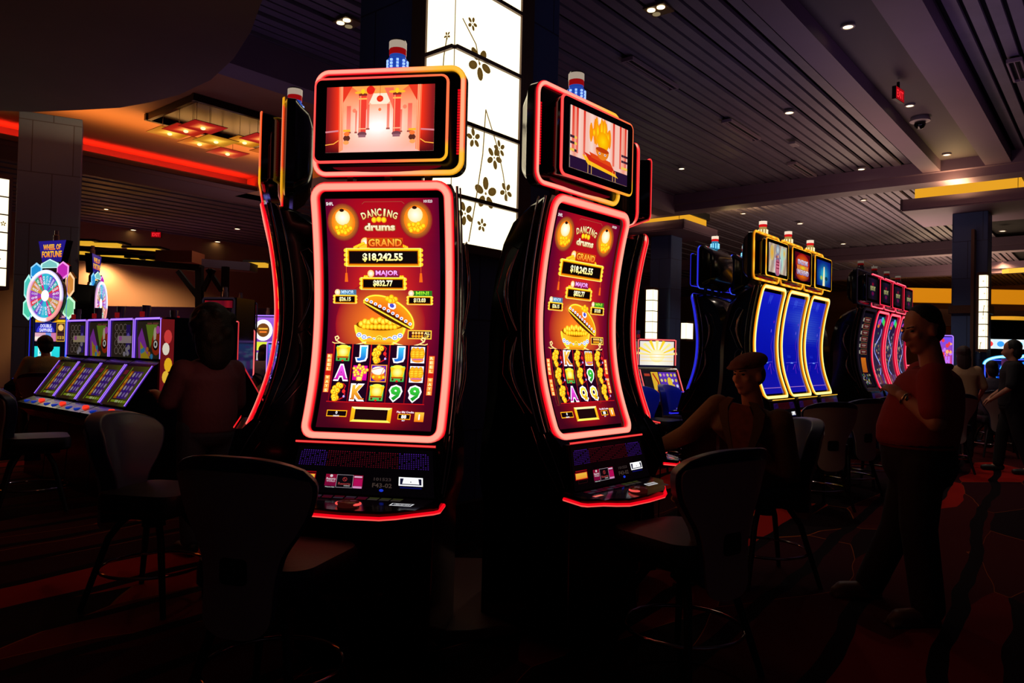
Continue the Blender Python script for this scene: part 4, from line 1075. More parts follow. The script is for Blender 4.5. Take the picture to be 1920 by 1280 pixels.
# lit ceiling coves around the columns
def cove(label, c, half, z0, z1, group=None):
    t = thing('ceiling_cove', label, 'ceiling light', (c.x, c.y, 0), math.atan2(U.y, U.x), group)
    mb = MB(); h = half
    mb.box((0, 0, z0+.05), (2*h, 2*h, .10)); mb.box((0, 0, z0+.2), (2*h-.5, 2*h-.5, .3))
    for s in (-1, 1): mb.box((s*h, 0, z0+.14), (.05, 2*h+.05, .22)); mb.box((0, s*h, z0+.14), (2*h+.05, .05, .22))
    mb.build('cove_tray', M_beam, t)
    mb = MB(); k = .80
    for s in (-1, 1):
        mb.box((s*(h-.22), 0, (z0+.27+z1)/2), (.04, 2*h-.5, z1-z0-.27), col=lin((255, 178, 40), k)); mb.box((0, s*(h-.22), (z0+.27+z1)/2), (2*h-.5, .04, z1-z0-.27), col=lin((255, 178, 40), k))
    mb.build('cove_glow', M_glow(), t)
    mb = MB(); mb.box((0, 0, (z1+ZC)/2), (2*h-.3, 2*h-.3, ZC-z1)); mb.build('cove_cap', M_matt(), t)
    return t
cove('square cove with a warm yellow light band around the middle distance column', Vector((pm.x, pm.y, 0)), 1.0, 4.62, 5.12)
cove('wide cove with a warm yellow light band above the right stone column', Vector((pr.x, pr.y, 0)), 1.15, 4.62, 5.15)
# ---------------------------------------------------------------- round bank of tall red machines
RC = Vector((-.42, 4.46, 0)); RR = 1.10
def carousel(az): a = rad(az); return RC+Vector((math.sin(a), -math.cos(a), 0))*RR
ROWS1 = ['bJcJs', 'Atdbs', 'cKb99']
ROWS2 = ['cKcsc', 'cbc9c', 'cAQQc']
curve_machine('slot_machine', 'tall red lit drum themed slot machine nearer the camera, palace hall on its top screen', carousel(-9), -9, 'red', ('dd1', lambda: dancing_drums(ROWS1)), ('hall', palace_hall), 'blue', bz0=.056)
curve_machine('slot_machine', 'tall red lit drum themed slot machine turned right, fire bowl on its top screen', carousel(47)+Vector((-.06, 0, 0)), 49, 'red', ('dd2', lambda: dancing_drums(ROWS2)), ('fire', fire_bowl), 'blue', bz0=.056)
curve_machine('slot_machine', 'red lit slot machine seen side on at the left of the round bank', carousel(-70)+Vector((.16, 0, 0)), -73, 'red', ('dd1', lambda: dancing_drums(ROWS1)), ('hall', palace_hall), 'blue', bz0=.056)
curve_machine('slot_machine', 'red lit slot machine hidden behind the right one of the pair, only its edge showing', carousel(106), 106, 'red', ('dd2', lambda: dancing_drums(ROWS2)), ('fire', fire_bowl), 'blue', bz0=.056)
mb = MB(); mb.prism([(RC.x+1.0*math.cos(rad(a)), RC.y+1.0*math.sin(rad(a))) for a in range(0, 360, 15) if math.sin(rad(a)) < .35], 0, .055); o = mb.build('round_plinth', mat('plinth_red', (90, 34, 26), .6, noise=(4, .2)), bevel=.01); tag(o, 'low round dark red platform carrying the ring of tall machines', 'platform')

# long bank on the right: screens face -V
FACE = -39.8  # azimuth placeholder, machines facing -V
azR = math.degrees(math.atan2(-V.x, V.y)); azR = math.degrees(math.atan2((-V).x, -(-V).y))
azB = math.degrees(math.atan2(V.x, -V.y))
B0 = Vector((2.62, 7.62, 0))
for i, (tp, lab) in enumerate(((('god', stone_god), 'yellow lit slot machine with a pale statue on its top screen, nearest of three'), (('unl', unleashed), 'middle yellow lit slot machine with a fiery red title on its top screen'), (('fig', blue_figure), 'farthest yellow lit slot machine with a turquoise top screen'))):
    curve_machine('slot_machine', lab, B0+U*.75*i, azR, 'gold', ('blue%d' % i, (lambda i=i: blue_attract(i+1))), tp, 'gold')
for i, (ne, ms, lab) in enumerate((('off', ('pay', paytable_screen), 'unlit edged slot machine with dark red jackpot panels, nearest of the far bank'), ('pink', ('riv1', lambda: river_screen(1)), 'first pink edged slot machine of the far bank with a blue river screen'),
        ('pink', ('riv2', lambda: river_screen(4)), 'second pink edged slot machine of the far bank, beside the standing man'), ('pink', ('riv2', lambda: river_screen(4)), 'pink edged slot machine at the far end of the bank hidden behind the standing man'))):
    curve_machine('slot_machine', lab, B0+U*(3.7+.75*i), azR, ne, ms, ('quick', dark_quick), 'off', beacon_on=False)
for i, lab in enumerate(('blue lit slot machine seen from behind, left one of the back to back row', 'blue lit slot machine seen from behind, right one behind the yellow lit bank')):
    curve_machine('slot_machine', lab, B0+V*.92+U*(.68+.90*i), azB, 'blue', ('blue1', lambda: blue_attract(2)), ('fig', blue_figure), 'cyan')
for i, lab in enumerate(('dark back of a slot machine behind the unlit edged machine of the far bank',)):
    curve_machine('slot_machine', lab, B0+V*.92+U*(3.75), azB, 'off', None, None, 'off', beacon_on=False)
# ---------------------------------------------------------------- ceiling fixtures
M_whiteplastic = mat('pale_plastic', (150, 140, 145), .5)
def downlight(px, py, label, z=5.28, r=.05, k=4.0, e=0, group=None, sq=False):
    p = atz(px, py, z)
    t = thing('downlight', label, 'ceiling light', (p.x, p.y, z), math.atan2(U.y, U.x), group)
    mb = MB(); mb.lathe([(r*1.45, .02), (r*1.45, -.006), (r*1.05, -.010), (r*1.0, .0), (r*.98, .02)], n=14); mb.build('trim_ring', M_whiteplastic, t, smooth=40)
    mb = MB(); mb.lathe([(r, .01), (r, -.002), (.0, -.004)], n=14, col=lin((255, 226, 170), k)); mb.build('lamp', attr_glow('lamp_glow', False, False), t)
    if e: spot((p.x, p.y, z-.05), e, size=rad(100))
    return t
DL = [(1590, 50, 0, 5.28, .055, 60, 'largest single downlight at the top right between the two mauve beams'),
 (1706, 198, 0, 5.28, .05, 50, 'downlight just right of the red exit sign between the mauve beams'),
 (1775, 290, 0, 5.28, .055, 60, 'downlight at the far end of the panel between the mauve beams'),
 (1480, 211, 0, 5.26, .06, 50, 'downlight in the slats above the two long vents on the right'),
 (1278, 316, 0, 5.26, .055, 40, 'downlight in the slats close to the right machine of the tall pair'),
 (1615, 317, 0, 5.26, .06, 60, 'downlight in the slats just before the cross beam on the right'),
 (1619, 375, 0, 4.92, .05, 0, 'downlight set in the underside of the cross beam'),
 (1394, 400, 0, 4.92, .05, 60, 'downlight left of centre under the cross beam on the right'),
 (1500, 419, 0, 5.26, .07, 60, 'downlight behind the cross beam above the yellow lit machines'),
 (1581, 457, 0, 5.26, .07, 60, 'downlight in the far slats right of the yellow lit machines'),
 (1744, 422, 0, 5.0, .08, 50, 'downlight left of the right stone column under the wide cove'),
 (1880, 433, 0, 5.26, .07, 60, 'upper one of the downlights right of the right column'),
 (1900, 460, 0, 5.26, .07, 0, 'lower one of the downlights right of the right column'),
 (503, 186, 0, 5.26, .05, 40, 'downlight left of the side on machine, near the top left'),
 (207, 331, 0, 5.26, .06, 40, 'downlight under the brown bulkhead nearest the left column'),
 (436, 373, 0, 5.26, .06, 40, 'downlight in the left slats nearest the side on machine'),
 (199, 392, 0, 5.26, .06, 30, 'small dim downlight in the left slats right of the left column'),
 (250, 431, 0, 5.26, .08, 0, 'small downlight left of the distant red exit sign'),
 (445, 429, 0, 5.26, .08, 0, 'small downlight high above the dark haired woman'),
 (408, 453, 0, 5.26, .09, 0, 'faint downlight right of the distant red exit sign'),
 (267, 511, 0, 4.6, .12, 0, 'bright spot lamp under the wavy patterned bulkhead'),
 (1783, 578, 0, 3.6, .05, 0, 'tiny lamp left of the right stone column at head height of the standing man')]
for px, py, _, z, r, e, lab in DL: downlight(px, py, lab, z, r, 5.0, e)
# square twin fixtures
for k, (px, py, lab) in enumerate(((1235, 18, 'pair of downlights in a square frame at the top, right of the lantern'), (652, 42, 'pair of downlights in a square frame at the top, left of the tall machine'))):
    p = atz(px, py, 5.28); t = thing('downlight', lab, 'ceiling light', (p.x, p.y, 5.28), math.atan2(U.y, U.x))
    mb = MB(); mb.box((0, 0, 0), (.26, .26, .02)); mb.build('trim_plate', mat('lamp_plate', (120, 90, 50), .4), t)
    for a, b in ((-.06, -.06), (-.06, .06), (.06, .06)):
        mb = MB(); mb.lathe([(.045, .0), (.045, -.018), (.0, -.02)], (a, b, 0), 14, col=lin((255, 226, 170), 4.0 if (a, b) != (.06, .06) else .25)); mb.build('lamp', attr_glow('lamp_glow', False, False), t)
    spot((p.x, p.y, 5.2), 40)
# linear vents
for (x0, y0, x1, y1, lab) in ((1172, 115, 1266, 167, 'longest linear ceiling vent right of the tall machines'), (1360, 229, 1420, 263, 'second linear ceiling vent, beyond the longest one'), (1484, 308, 1524, 332, 'farthest linear ceiling vent before the cross beam'), (1890, 118, 1925, 150, 'linear vent in the slats at the right edge of the photo')):
    a, b = atz(x0, y0, 5.25), atz(x1, y1, 5.25); c = (a+b)/2; L = (b-a).length
    t = thing('ceiling_vent', lab, 'vent', (c.x, c.y, 5.25), math.atan2(U.y, U.x))
    mb = MB()
    for s in (-1, 1): mb.box((0, s*.075, .02), (L, .022, .05)); mb.box((s*L/2, 0, .02), (.022, .15, .05))
    mb.build('vent_frame', mat('vent_frame', (150, 130, 140), .5), t)
    mb = MB(); mb.box((0, 0, .0), (L-.03, .012, .012)); mb.build('vent_slat', mat('vent_frame', (150, 130, 140), .5), t)
    mb = MB(); mb.box((0, 0, .035), (L-.02, .13, .01)); mb.build('vent_slot', M_slatgap, t)
# ceiling speaker / camera dome
p = atz(1725, 222, 5.28)
t = thing('ceiling_dome', 'round white camera housing hanging from the panel between the mauve beams', 'camera', p)
mb = MB(); mb.lathe([(.13, .02), (.15, -.03), (.15, -.05), (.10, -.06)], n=20); mb.build('mount', M_whiteplastic, t, smooth=40)
mb = MB(); mb.ball((0, 0, -.09), .085); mb.build('dome', M_bezel(), t, smooth=60)
p = atz(1489, 268, 5.25); t = thing('smoke_detector', 'small pale box fixed on the slatted ceiling right of the vents', 'detector', p, math.atan2(U.y, U.x))
mb = MB(); mb.box((0, 0, -.02), (.24, .12, .05)); mb.build('casing', M_whiteplastic, t, bevel=.01)
# exit signs
def exit_sign(c, az, w, label):
    t = thing('exit_sign', label, 'sign', c, rad(az))
    mb = MB(); mb.box((0, 0, 0), (w, .05, w*.6)); mb.box((0, 0, w*.45), (w*.1, .03, w*.3)); mb.build('casing', M_matt(), t)
    k = Canvas(100, 60, 1.0); k.grad(0, 0, 100, 60, None, 1, 1, lambda u, v: (150, 4, 14)); k.text('EXIT', 50, 30, 80, 38, (255, 40, 50), bold=.03)
    meshobj('sign_face', k.mesh('sign_face', lambda x, y, d: Vector(((x-.5)*w*.94, -.027-d, (.5-y)*w*.56)), M_dim()), t)
exit_sign(at(293, 440, 20), 10, .26, 'distant red exit sign hanging under the left ceiling')
exit_sign(at(1684, 178, 10.2), 42, .30, 'red exit sign hanging between the two long mauve beams')

# ---------------------------------------------------------------- mirrored recess with hanging square plates
c0 = atz(428, 233, 4.85)
rotU = math.atan2(U.y, U.x)
t = thing('hanging_ceiling_lamp', 'cluster of square amber plates with bulbs hanging under a mirrored ceiling recess', 'chandelier', (c0.x, c0.y, 0), rotU)
mb = MB(); w = .90; d = .74
for a, b, cx, cy in ((2*w+.1, .06, 0, -d), (2*w+.1, .06, 0, d), (.06, 2*d, -w, 0), (.06, 2*d, w, 0)): mb.box((cx, cy, 4.86), (a, b, .10))
mb.build('recess_frame', mat('bronze_dark', (46, 28, 12), .3, metal=.6), t)
mb = MB(); mb.box((0, 0, 4.90), (2*w, 2*d, .02)); mb.build('mirror', mat('smoked_mirror', (70, 42, 16), .25), t)
am = [(255, 150, 20), (255, 120, 16), (230, 30, 16), (255, 170, 30)]
k = 0
for i in range(4):
    for j in range(3):
        if (i, j) in ((1, 0), (3, 2)): continue
        x = -w+.26+i*.48; y = -d+.28+j*.52; z = 4.56+((i*2+j) % 3)*.05
        c_ = am[(i+2*j) % 4] if not (j == 0 and i < 2) else (215, 26, 18)
        P = MB()
        for ring_ in range(5):
            for q in range(4):
                def pt(u, s): 
                    co = [(-1, -1), (1, -1), (1, 1), (-1, 1)][s % 4]; return (x+co[0]*u*.25, y+co[1]*u*.25, z)
                u0, u1 = ring_/5, (ring_+1)/5
                f = lambda u: lin(mixc((255, 215, 90), c_, min(1, u*1.6)), .42+1.0*math.exp(-(u*2.2)**2))
                P.f([P.v(pt(u0, q)), P.v(pt(u1, q)), P.v(pt(u1, q+1)), P.v(pt(u0, q+1))][::-1], 0, [f(u0)[:3], f(u1)[:3], f(u1)[:3], f(u0)[:3]][::-1])
        P.box((x, y, z+.006), (.50, .50, .008), 1)
        pl = P.build('square_plate', [attr_glow('plate_glow', False, False), mat('amber_plate', (150, 80, 20), .3)], t)
        b = MB(); b.ball((x, y, z-.02), (.035, .035, .02), col=lin((255, 235, 150), 2.0)); b.build('bulb', attr_glow('lamp_glow', False, False), pl)
        r_ = MB()
        for sx, sy in ((-1, -1), (1, 1)): r_.tube([(x+sx*.2, y+sy*.2, z), (x+sx*.2, y+sy*.2, 4.89)], .004, 5)
        r_.build('hanging_rod', M_chrome(), pl)
spot((c0.x, c0.y, 4.4), 60, (1, .5, .15), rad(150))

# ---------------------------------------------------------------- far left structures
def lit_slot(x0, x1, y0, y1, D, label, k=.75):
    a, b = at(x0, y0, D), at(x1, y1, D+ .0); c = (a+b)/2
    mb = MB(); mb.box((0, 0, 0), (abs(b.x-a.x), .3, .12), col=lin((255, 190, 50), k)); mb.box((0, .1, .08), (abs(b.x-a.x)+.3, .6, .06), 1)
    o = mb.build('ceiling_light_slot', [M_glow(), M_wood]); o.location = c; tag(o, label, 'ceiling light')
    o.rotation_euler = (0, rad(-0), math.atan2(b.y-a.y, b.x-a.x)); return o
lit_slot(137, 176, 453, 459, 22, 'yellow lit ceiling slot right of the left column, first in the upper row')
lit_slot(178, 224, 457, 462, 22.2, 'longest yellow lit ceiling slot of the upper row left of the exit sign')
lit_slot(243, 298, 467, 472, 22.4, 'last yellow lit ceiling slot of the upper row, below the exit sign')
lit_slot(142, 165, 474, 477, 20, 'short yellow lit slot of the lower row beside the left column')
lit_slot(194, 240, 481, 486, 20, 'widest yellow lit slot of the lower row left')
lit_slot(250, 263, 487, 490, 20, 'small yellow lit slot of the lower row next to the spot lamp')
lit_slot(278, 285, 490, 492, 20, 'smallest yellow lit slot of the lower row')
lit_slot(470, 500, 494, 499, 20.5, 'warm lit slot just left of the side on machine')
def beam_between(name, label, p, q, w, h, mtl, cat='beam', structure=None):
    p, q = Vector(p), Vector(q); d = q-p; L = d.length
    mb = MB(); R = d.to_track_quat('X', 'Z').to_matrix(); mb.box((p+q)/2, (L, w, h), rot=R)
    o = mb.build(name, mtl)
    if structure: o['kind'] = 'structure'
    else: tag(o, label, cat)
    return o
M_wavy = mat('wavy_panel', (140, 110, 130), .7)
nt = M_wavy.node_tree; tcn = nt.nodes.new('ShaderNodeTexCoord'); wv = nt.nodes.new('ShaderNodeTexWave'); wv.bands_direction = 'Z'; wv.inputs['Scale'].default_value = 3; wv.inputs['Distortion'].default_value = 3; wv.inputs['Detail Scale'].default_value = 2
rp = nt.nodes.new('ShaderNodeValToRGB'); rp.color_ramp.elements[0].color = lin((70, 50, 62)); rp.color_ramp.elements[1].color = lin((150, 120, 140)); nt.links.new(tcn.outputs['Object'], wv.inputs['Vector']); nt.links.new(wv.outputs['Fac'], rp.inputs['Fac']); nt.links.new(rp.outputs[0], nt.nodes['Principled BSDF'].inputs['Base Color'])
beam_between('wavy_bulkhead', 'mauve bulkhead with a wavy relief pattern below the left ceiling', at(125, 468, 21), at(312, 482, 21), .5, .24, M_wavy, 'bulkhead')
beam_between('timber_beam', 'long dark horizontal timber beam under the wavy bulkhead', at(130, 482, 19), at(378, 503, 19), .3, .16, M_wood)
beam_between('lit_bulkhead', 'short square orange brown bulkhead box above the timber beam', at(305, 483, 19.5), at(372, 484, 19.5), .8, .30, mat('bulkhead_orange', (170, 84, 50), .7), 'bulkhead')
beam_between('long_bulkhead', 'long pale mauve bulkhead running behind the timber posts', at(372, 494, 20), at(476, 502, 20), .6, .22, M_beam, 'bulkhead')
for i, (a, b, c_, d_, w, lab) in enumerate(((374, 502, 374, 600, .16, 'vertical dark timber post above the dark haired woman'), (423, 500, 421, 575, .15, 'vertical dark timber post at the right of the frame'), (334, 508, 374, 560, .11, 'slanted timber brace left of the posts'), (400, 505, 380, 545, .11, 'slanted timber brace between the posts leaning left'), (390, 505, 416, 545, .11, 'slanted timber brace between the posts leaning right'))):
    beam_between('timber_post' if i < 2 else 'timber_brace', lab, at(a, b, 18.6), at(c_, d_ if i > 1 else d_+0, 18.6), w, w, M_wood, 'post' if i < 2 else 'brace')
for px in (374, 421):
    p = at(px, 600, 18.6); beam_between('timber_post', 'lower length of the dark timber post at the %s of the frame' % ('left' if px == 374 else 'right'), (p.x, p.y, 0), (p.x, p.y, p.z+.3), .18, .18, M_wood, 'post')
beam_between('glowing_cove', 'long amber glowing cove band on the far ceiling on both sides of the right column', at(1600, 551, 33), at(2150, 562, 33), .4, .62, mat('amber_cove', (255, 170, 30), .6, emis=((225, 140, 16), .75)), 'ceiling light')
beam_between('ceiling_light_slot', 'short amber lit slot near the right edge above the cyan lit machines', at(1885, 508, 18), at(1935, 505, 18), .25, .10, mat('amber_slot', (255, 190, 60), .6, emis=((255, 200, 70), 1.0)), 'ceiling light')
p = at(1876, 597, 30); mb = MB(); mb.lathe([(.85, .05), (.85, -.08), (.7, -.10), (.0, -.10)], n=28); o = mb.build('round_ceiling_light', mat('amber_disc', (230, 170, 60), .6, emis=((225, 160, 40), .8)), loc=p); tag(o, 'oval amber ceiling disc beside the right lantern', 'ceiling light')
# far bulkhead and wall features
beam_between('far_bulkhead', 'mauve bulkhead band on the far wall of the left background', at(170, 587, 23.5), at(520, 592, 23.5), .5, .45, mat('purple_bulkhead', (120, 84, 170), .7), 'bulkhead')
beam_between('far_bulkhead', 'pale mauve bulkhead band below the amber cove at the right', at(1600, 592, 32.6), at(2150, 604, 32.6), .5, .75, mat('grey_bulkhead', (150, 120, 120), .7), 'bulkhead')
for (x, y, D, e, c_) in ((300, 505, 24, 420, (1, .62, .36)), (200, 505, 24, 300, (1, .62, .36)), (1700, 480, 30, 300, (1, .6, .25)), (1240, 520, 24, 120, (1, .6, .3)), (460, 515, 24, 300, (1, .62, .36)), (300, 600, 21.5, 60, (.5, .25, 1)), (1880, 500, 28, 200, (1, .6, .25))):
    p = at(x, y, D); spot((p.x, p.y, p.z+.2), e, c_, rad(160), r=.2)
# uplight from the coves onto the slats
for c_, e in ((pm, 24), (pr, 26)):
    q = Vector((c_.x, c_.y, 4.75))
    for s in ((-1, 0), (0, -1)):
        w_ = q+U*s[0]*2.0+V*s[1]*2.0; area(w_, (rad(180), 0, rotU), 1.2, .3, e, (1, .62, .25), 'cove_uplight')
# added upward fill lights with no fixture, brightening the ceiling
for (x, y, z, sx, sy, e, c_) in ((3.6, 9.4, 3.1, 3.0, 1.0, 6, (.55, .55, .9)), (6.2, 12.6, 3.1, 3.0, 1.0, 30, (1, .6, .5)), (-.3, 4.9, 3.0, 1.2, 1.0, 1.5, (.5, .6, 1)), (6.5, 7.6, 3.0, 1.0, 4.0, 13, (.75, .45, 1)), (-3.6, 9.0, 2.3, 1.0, 3.0, 5, (.6, .4, 1)), (-5.0, 16.0, 3.0, 4.0, 2.0, 14, (.8, .55, .7)), (10.0, 19.0, 3.2, 5.0, 3.0, 120, (1, .68, .5)), (16.0, 26.0, 3.4, 5.0, 3.0, 170, (1, .66, .42))):
    area((x, y, z), (rad(180), 0, rotU), sx, sy, e, c_, 'added_ceiling_fill')
# ---------------------------------------------------------------- casino chairs
M_shell = mat('chair_shell', (176, 158, 146), .35, coat=.15, noise=(5, .06))
M_pad = mat('navy_vinyl', (40, 52, 84), .38, bump=(90, .08))
M_pad_blueglow = mat('navy_vinyl_blueglow', (20, 60, 190), .4, bump=(90, .08))  # navy vinyl with the blue machine glow put into its colour
M_cush = mat('seat_vinyl', (26, 26, 36), .5, bump=(70, .08))
SW = smooth_tab([(0, .10), (.06, .125), (.3, .135), (.45, .155), (.58, .205), (.7, .245), (.85, .262), (.95, .255), (1.0, .235)], 40)
def make_chair(label, loc, az, pad=None, group=None):
    t = thing('casino_chair', label, 'chair', loc, -rad(az), group)
    def surf(s, v, off, grow=0):
        w = interp(SW, v)+grow
        x = s*w
        z = .37+.62*v - .045*abs(s)**3*max(0, (v-.75)/.25) + .02*abs(s)**3*max(0, (.15-v)/.15) + grow*.6*(v > .97)
        y = -.235-.075*v+.03*math.sin(PI*v)+(.10*s*s)*(.25+.75*v)*(w/.26)
        if v > .9: y -= .25*(v-.9)
        n = Vector((-.35*s, 1, 0)).normalized()
        return Vector((x, y, z))+n*off
    def sheet(name, v0, v1, o0, o1, g0, g1, mt, nu=14, nv=24):
        mb = MB(); A, B = [], []
        for j in range(nv+1):
            v = v0+(v1-v0)*j/nv; A.append([mb.v(surf(-1+2*i/nu, v, o0, g0)) for i in range(nu+1)]); B.append([mb.v(surf(-1+2*i/nu, v, o1, g1)) for i in range(nu+1)])
        for j in range(nv):
            for i in range(nu):
                mb.f([A[j][i], A[j+1][i], A[j+1][i+1], A[j][i+1]]); mb.f([B[j][i], B[j][i+1], B[j+1][i+1], B[j+1][i]])
        for j in range(nv):
            mb.f([A[j][0], B[j][0], B[j+1][0], A[j+1][0]]); mb.f([A[j][nu], A[j+1][nu], B[j+1][nu], B[j][nu]])
        for i in range(nu):
            mb.f([A[0][i], A[0][i+1], B[0][i+1], B[0][i]]); mb.f([A[nv][i], B[nv][i], B[nv][i+1], A[nv][i+1]])
        return mb.mesh(name, mt, 60)
    o = meshobj('back_shell', cached('c_shell', lambda: sheet('back_shell', 0, .93, -.016, .0, 0, 0, M_shell)), t)
    pd = pad or M_pad
    o2 = meshobj('back_pad', cached(('c_pad', pd.name), lambda: sheet('back_pad', .08, 1.0, .001, .082, .016, .004, pd)), t)
    if not o2.modifiers: b = o2.modifiers.new('bevel', 'BEVEL'); b.width = .02; b.segments = 3; b.limit_method = 'ANGLE'; b.angle_limit = rad(50)
    def hole():
        mb = MB(); P = rrect(-.052, .052, .555, .645, .018, 4)
        ys = -.235-.075*.37+.03*math.sin(PI*.37)
        mb.loft([[(x, ys+.01, z) for x, z in P], [(x, ys-.020, z) for x, z in P]]); return mb.mesh('hand_hold', mat('black_recess', (3, 3, 4), .6))
    meshobj('hand_hold', cached('c_hole', hole), o)
    def cush():
        mb = MB(); P = [(x, y) for x, y in rrect(-.235, .235, -.20, .26, .09, 6)]
        mb.loft([[(x*.93, y*.93, .50) for x, y in P], [(x, y, .515) for x, y in P], [(x, y, .575) for x, y in P], [(x*.96, y*.96, .60) for x, y in P], [(x*.5, y*.5, .612) for x, y in P]]); return mb.mesh('seat_cushion', M_cush, 50)
    meshobj('seat_cushion', cached('c_cush', cush), t)
    def base():
        mb = MB(); mb.box((0, 0, .485), (.36, .36, .03)); mb.lathe([(.06, .40), (.05, .47)], n=16); mb.box((0, -.15, .45), (.12, .10, .03)); return mb.mesh('seat_base', M_matt())
    meshobj('seat_base', cached('c_base', base), t)
    for sx in (-1, 1):
        for sy in (-1, 1):
            def leg(sx=sx, sy=sy):
                mb = MB(); mb.tube([(sx*.09, sy*.09, .47), (sx*.15, sy*.15, .36), (sx*.20, sy*.20, .15), (sx*.235, sy*.235, 0)], [.016, .018, .016, .014], 8); return mb.mesh('leg', M_matt(), 50)
            meshobj('leg', cached(('c_leg', sx, sy), leg), t)
    def fr():
        mb = MB(); mb.tube([(.262*math.cos(a*PI/12)*.98, .262*math.sin(a*PI/12)*.98, .19) for a in range(24)], .009, 6, loop=True); return mb.mesh('foot_ring', M_chrome(), 60)
    meshobj('foot_ring', cached('c_ring', fr), t)
    return t
def chair_at(label, shell, az, pad=None, group=None):
    f = Vector((math.sin(rad(az)), math.cos(rad(az)), 0))
    p = Vector((shell[0], shell[1], 0))+f*.26; return make_chair(label, (p.x, p.y, 0), az, pad, group)
chair_at('cream backed casino chair in the left foreground before the palace hall machine', (-.93, 2.50), 16)
chair_at('cream backed casino chair in the right foreground before the fire bowl machine', (.93, 3.03), -36)
chair_at('cream edged casino chair seen side on at the left, before the side on machine', (-2.15, 4.0), 100)
chair_at('casino chair cut by the left edge of the photo', (-4.12, 5.9), 55)
chair_at('cream backed casino chair before the yellow lit bank, left one of three', (2.90, 6.60), -10)
chair_at('narrow looking cream backed chair just left of the standing man', (3.58, 7.35), -24)
chair_at('cream backed chair mostly hidden behind the standing man', (4.1, 7.95), -30)
chair_at('navy chair coloured with blue glow facing the blue lit machines, left one', (1.62, 9.17), 128, M_pad_blueglow)
chair_at('navy chair coloured with blue glow facing the blue lit machines, right one', (2.06, 9.85), 128, M_pad_blueglow)
chair_at('pale chair behind the standing man with a woman beyond it', (5.50, 9.1), 10)
chair_at('cream edged chair in the right background, left one of the two by the walker', (7.65, 12.5), 60)
chair_at('cream edged chair in the right background, nearest the dark dressed walker', (8.6, 13.1), 60)

# ---------------------------------------------------------------- low two-screen machines
def slant_top(seed, dim=.24):
    c = Canvas(100, 110, dim*1.6); r = random.Random(seed)
    c.grad(0, 0, 100, 110, None, 6, 6, lambda u, v: mixc((60, 44, 40), (44, 44, 26), u))
    if seed % 2 == 0:
        c.poly([(10, 110), (6, 50), (22, 20), (60, 110)], (150, 60, 180)); c.poly([(20, 110), (16, 60), (60, 110)], (190, 160, 30)); c.poly([(40, 10), (90, 10), (60, 80)], (120, 150, 40))
        c.ell(86, 66, 20, 34, (170, 50, 20), 16); c.ell(80, 40, 6, 22, (220, 200, 170), 10); c.ell(84, 70, 12, 16, (20, 14, 14), 14); c.ell(84, 68, 8, 11, (230, 225, 215), 14); c.ell(84, 68, 4, 6, (30, 20, 20), 10); c.ell(92, 26, 8, 12, (210, 80, 190), 10)
        c.rect(46, 5, 66, 11, (130, 70, 60)); c.rect(70, 5, 94, 11, (130, 70, 60))
        for i in range(5): c.ell(r.uniform(20, 70), r.uniform(80, 105), 6, 8, r.choice([(60, 140, 190), (200, 120, 40), (190, 180, 40)]), 8)
    else:
        for i in range(3):
            for j in range(4): c.ring(24+i*20, 18+j*24, 9, 11, 1.6, (150, 130, 120), 14)
        c.rect(70, 10, 90, 100, (50, 30, 110)); c.ell(80, 50, 7, 16, (110, 90, 200), 10)
        c.rect(30, 44, 96, 66, (170, 150, 150) if seed % 3 else (190, 170, 130)); c.ell(44, 52, 8, 8, (180, 90, 170), 8)
        for i in range(4): c.ell(r.uniform(60, 90), r.uniform(70, 105), 7, 8, (150, 140, 150), 8)
    return c
def slant_low(seed, dim=.24, pal=None):
    c = Canvas(100, 90, dim*1.6); r = random.Random(seed+50)
    c.grad(0, 0, 100, 90, None, 6, 4, lambda u, v: mixc((60, 30, 30), (96, 104, 24), u*.9 if v < .2 or u > .8 else .2))
    c.rect(6, 10, 22, 20, (140, 40, 60)); c.rect(6, 26, 20, 34, (120, 30, 40)); c.line([(30, 4), (24, 84)], 3, (140, 180, 30))
    for i in range(4):
        c.rect(34+i*14, 12, 46+i*14, 74, [(200, 100, 20), (80, 40, 150), (70, 30, 160), (90, 40, 140)][i])
        for j in range(4): c.ell(40+i*14+r.uniform(-1, 1), 20+j*15, 4, 5.5, [(240, 180, 40), (200, 190, 200), (150, 120, 200), (190, 160, 200)][i], 8)
    c.line([(34, 80), (96, 80)], 5, (150, 170, 30)); c.text('88 6 1', 66, 80, 30, 6, (220, 230, 170))
    return c
def gold_top(seed):
    c = Canvas(100, 66, 1.0)
    c.grad(0, 0, 100, 66, None, 10, 8, lambda u, v: mixc((255, 255, 235), (235, 225, 215), abs(u-.5)*2))
    for i in range(9):
        a = PI*(i+.5)/9; c.poly([(50, 40), (50+60*math.cos(a-.08), 40-44*math.sin(a-.08)), (50+60*math.cos(a+.08), 40-44*math.sin(a+.08))], (255, 215, 30) if i % 2 else (255, 240, 140))
    c.ell(50, 40, 22, 18, (255, 255, 245), 18, edge=(255, 245, 170))
    for y in (36, 44, 54): c.line([(2, y), (98, y)], 1.5, (255, 215, 110))
    return c
def gold_low(seed):
    c = Canvas(100, 60, .8); r = random.Random(seed)
    c.grad(0, 0, 100, 60, None, 2, 2, lambda u, v: (24, 14, 24))
    c.rect(24, 4, 44, 56, (240, 190, 50)); c.line([(30, 8), (40, 30), (32, 52)], 4, (190, 30, 30)); c.rect(46, 4, 98, 56, (96, 50, 190))
    for i in range(5):
        for j in range(4): c.ell(51+i*10.5, 11+j*13, 3.4, 4, r.choice([(240, 220, 120), (200, 120, 220), (240, 200, 60), (220, 230, 250)]), 8)
    c.ell(74, 28, 7, 12, (250, 210, 60), 12); c.rect(4, 8, 20, 14, (190, 60, 40))
    return c
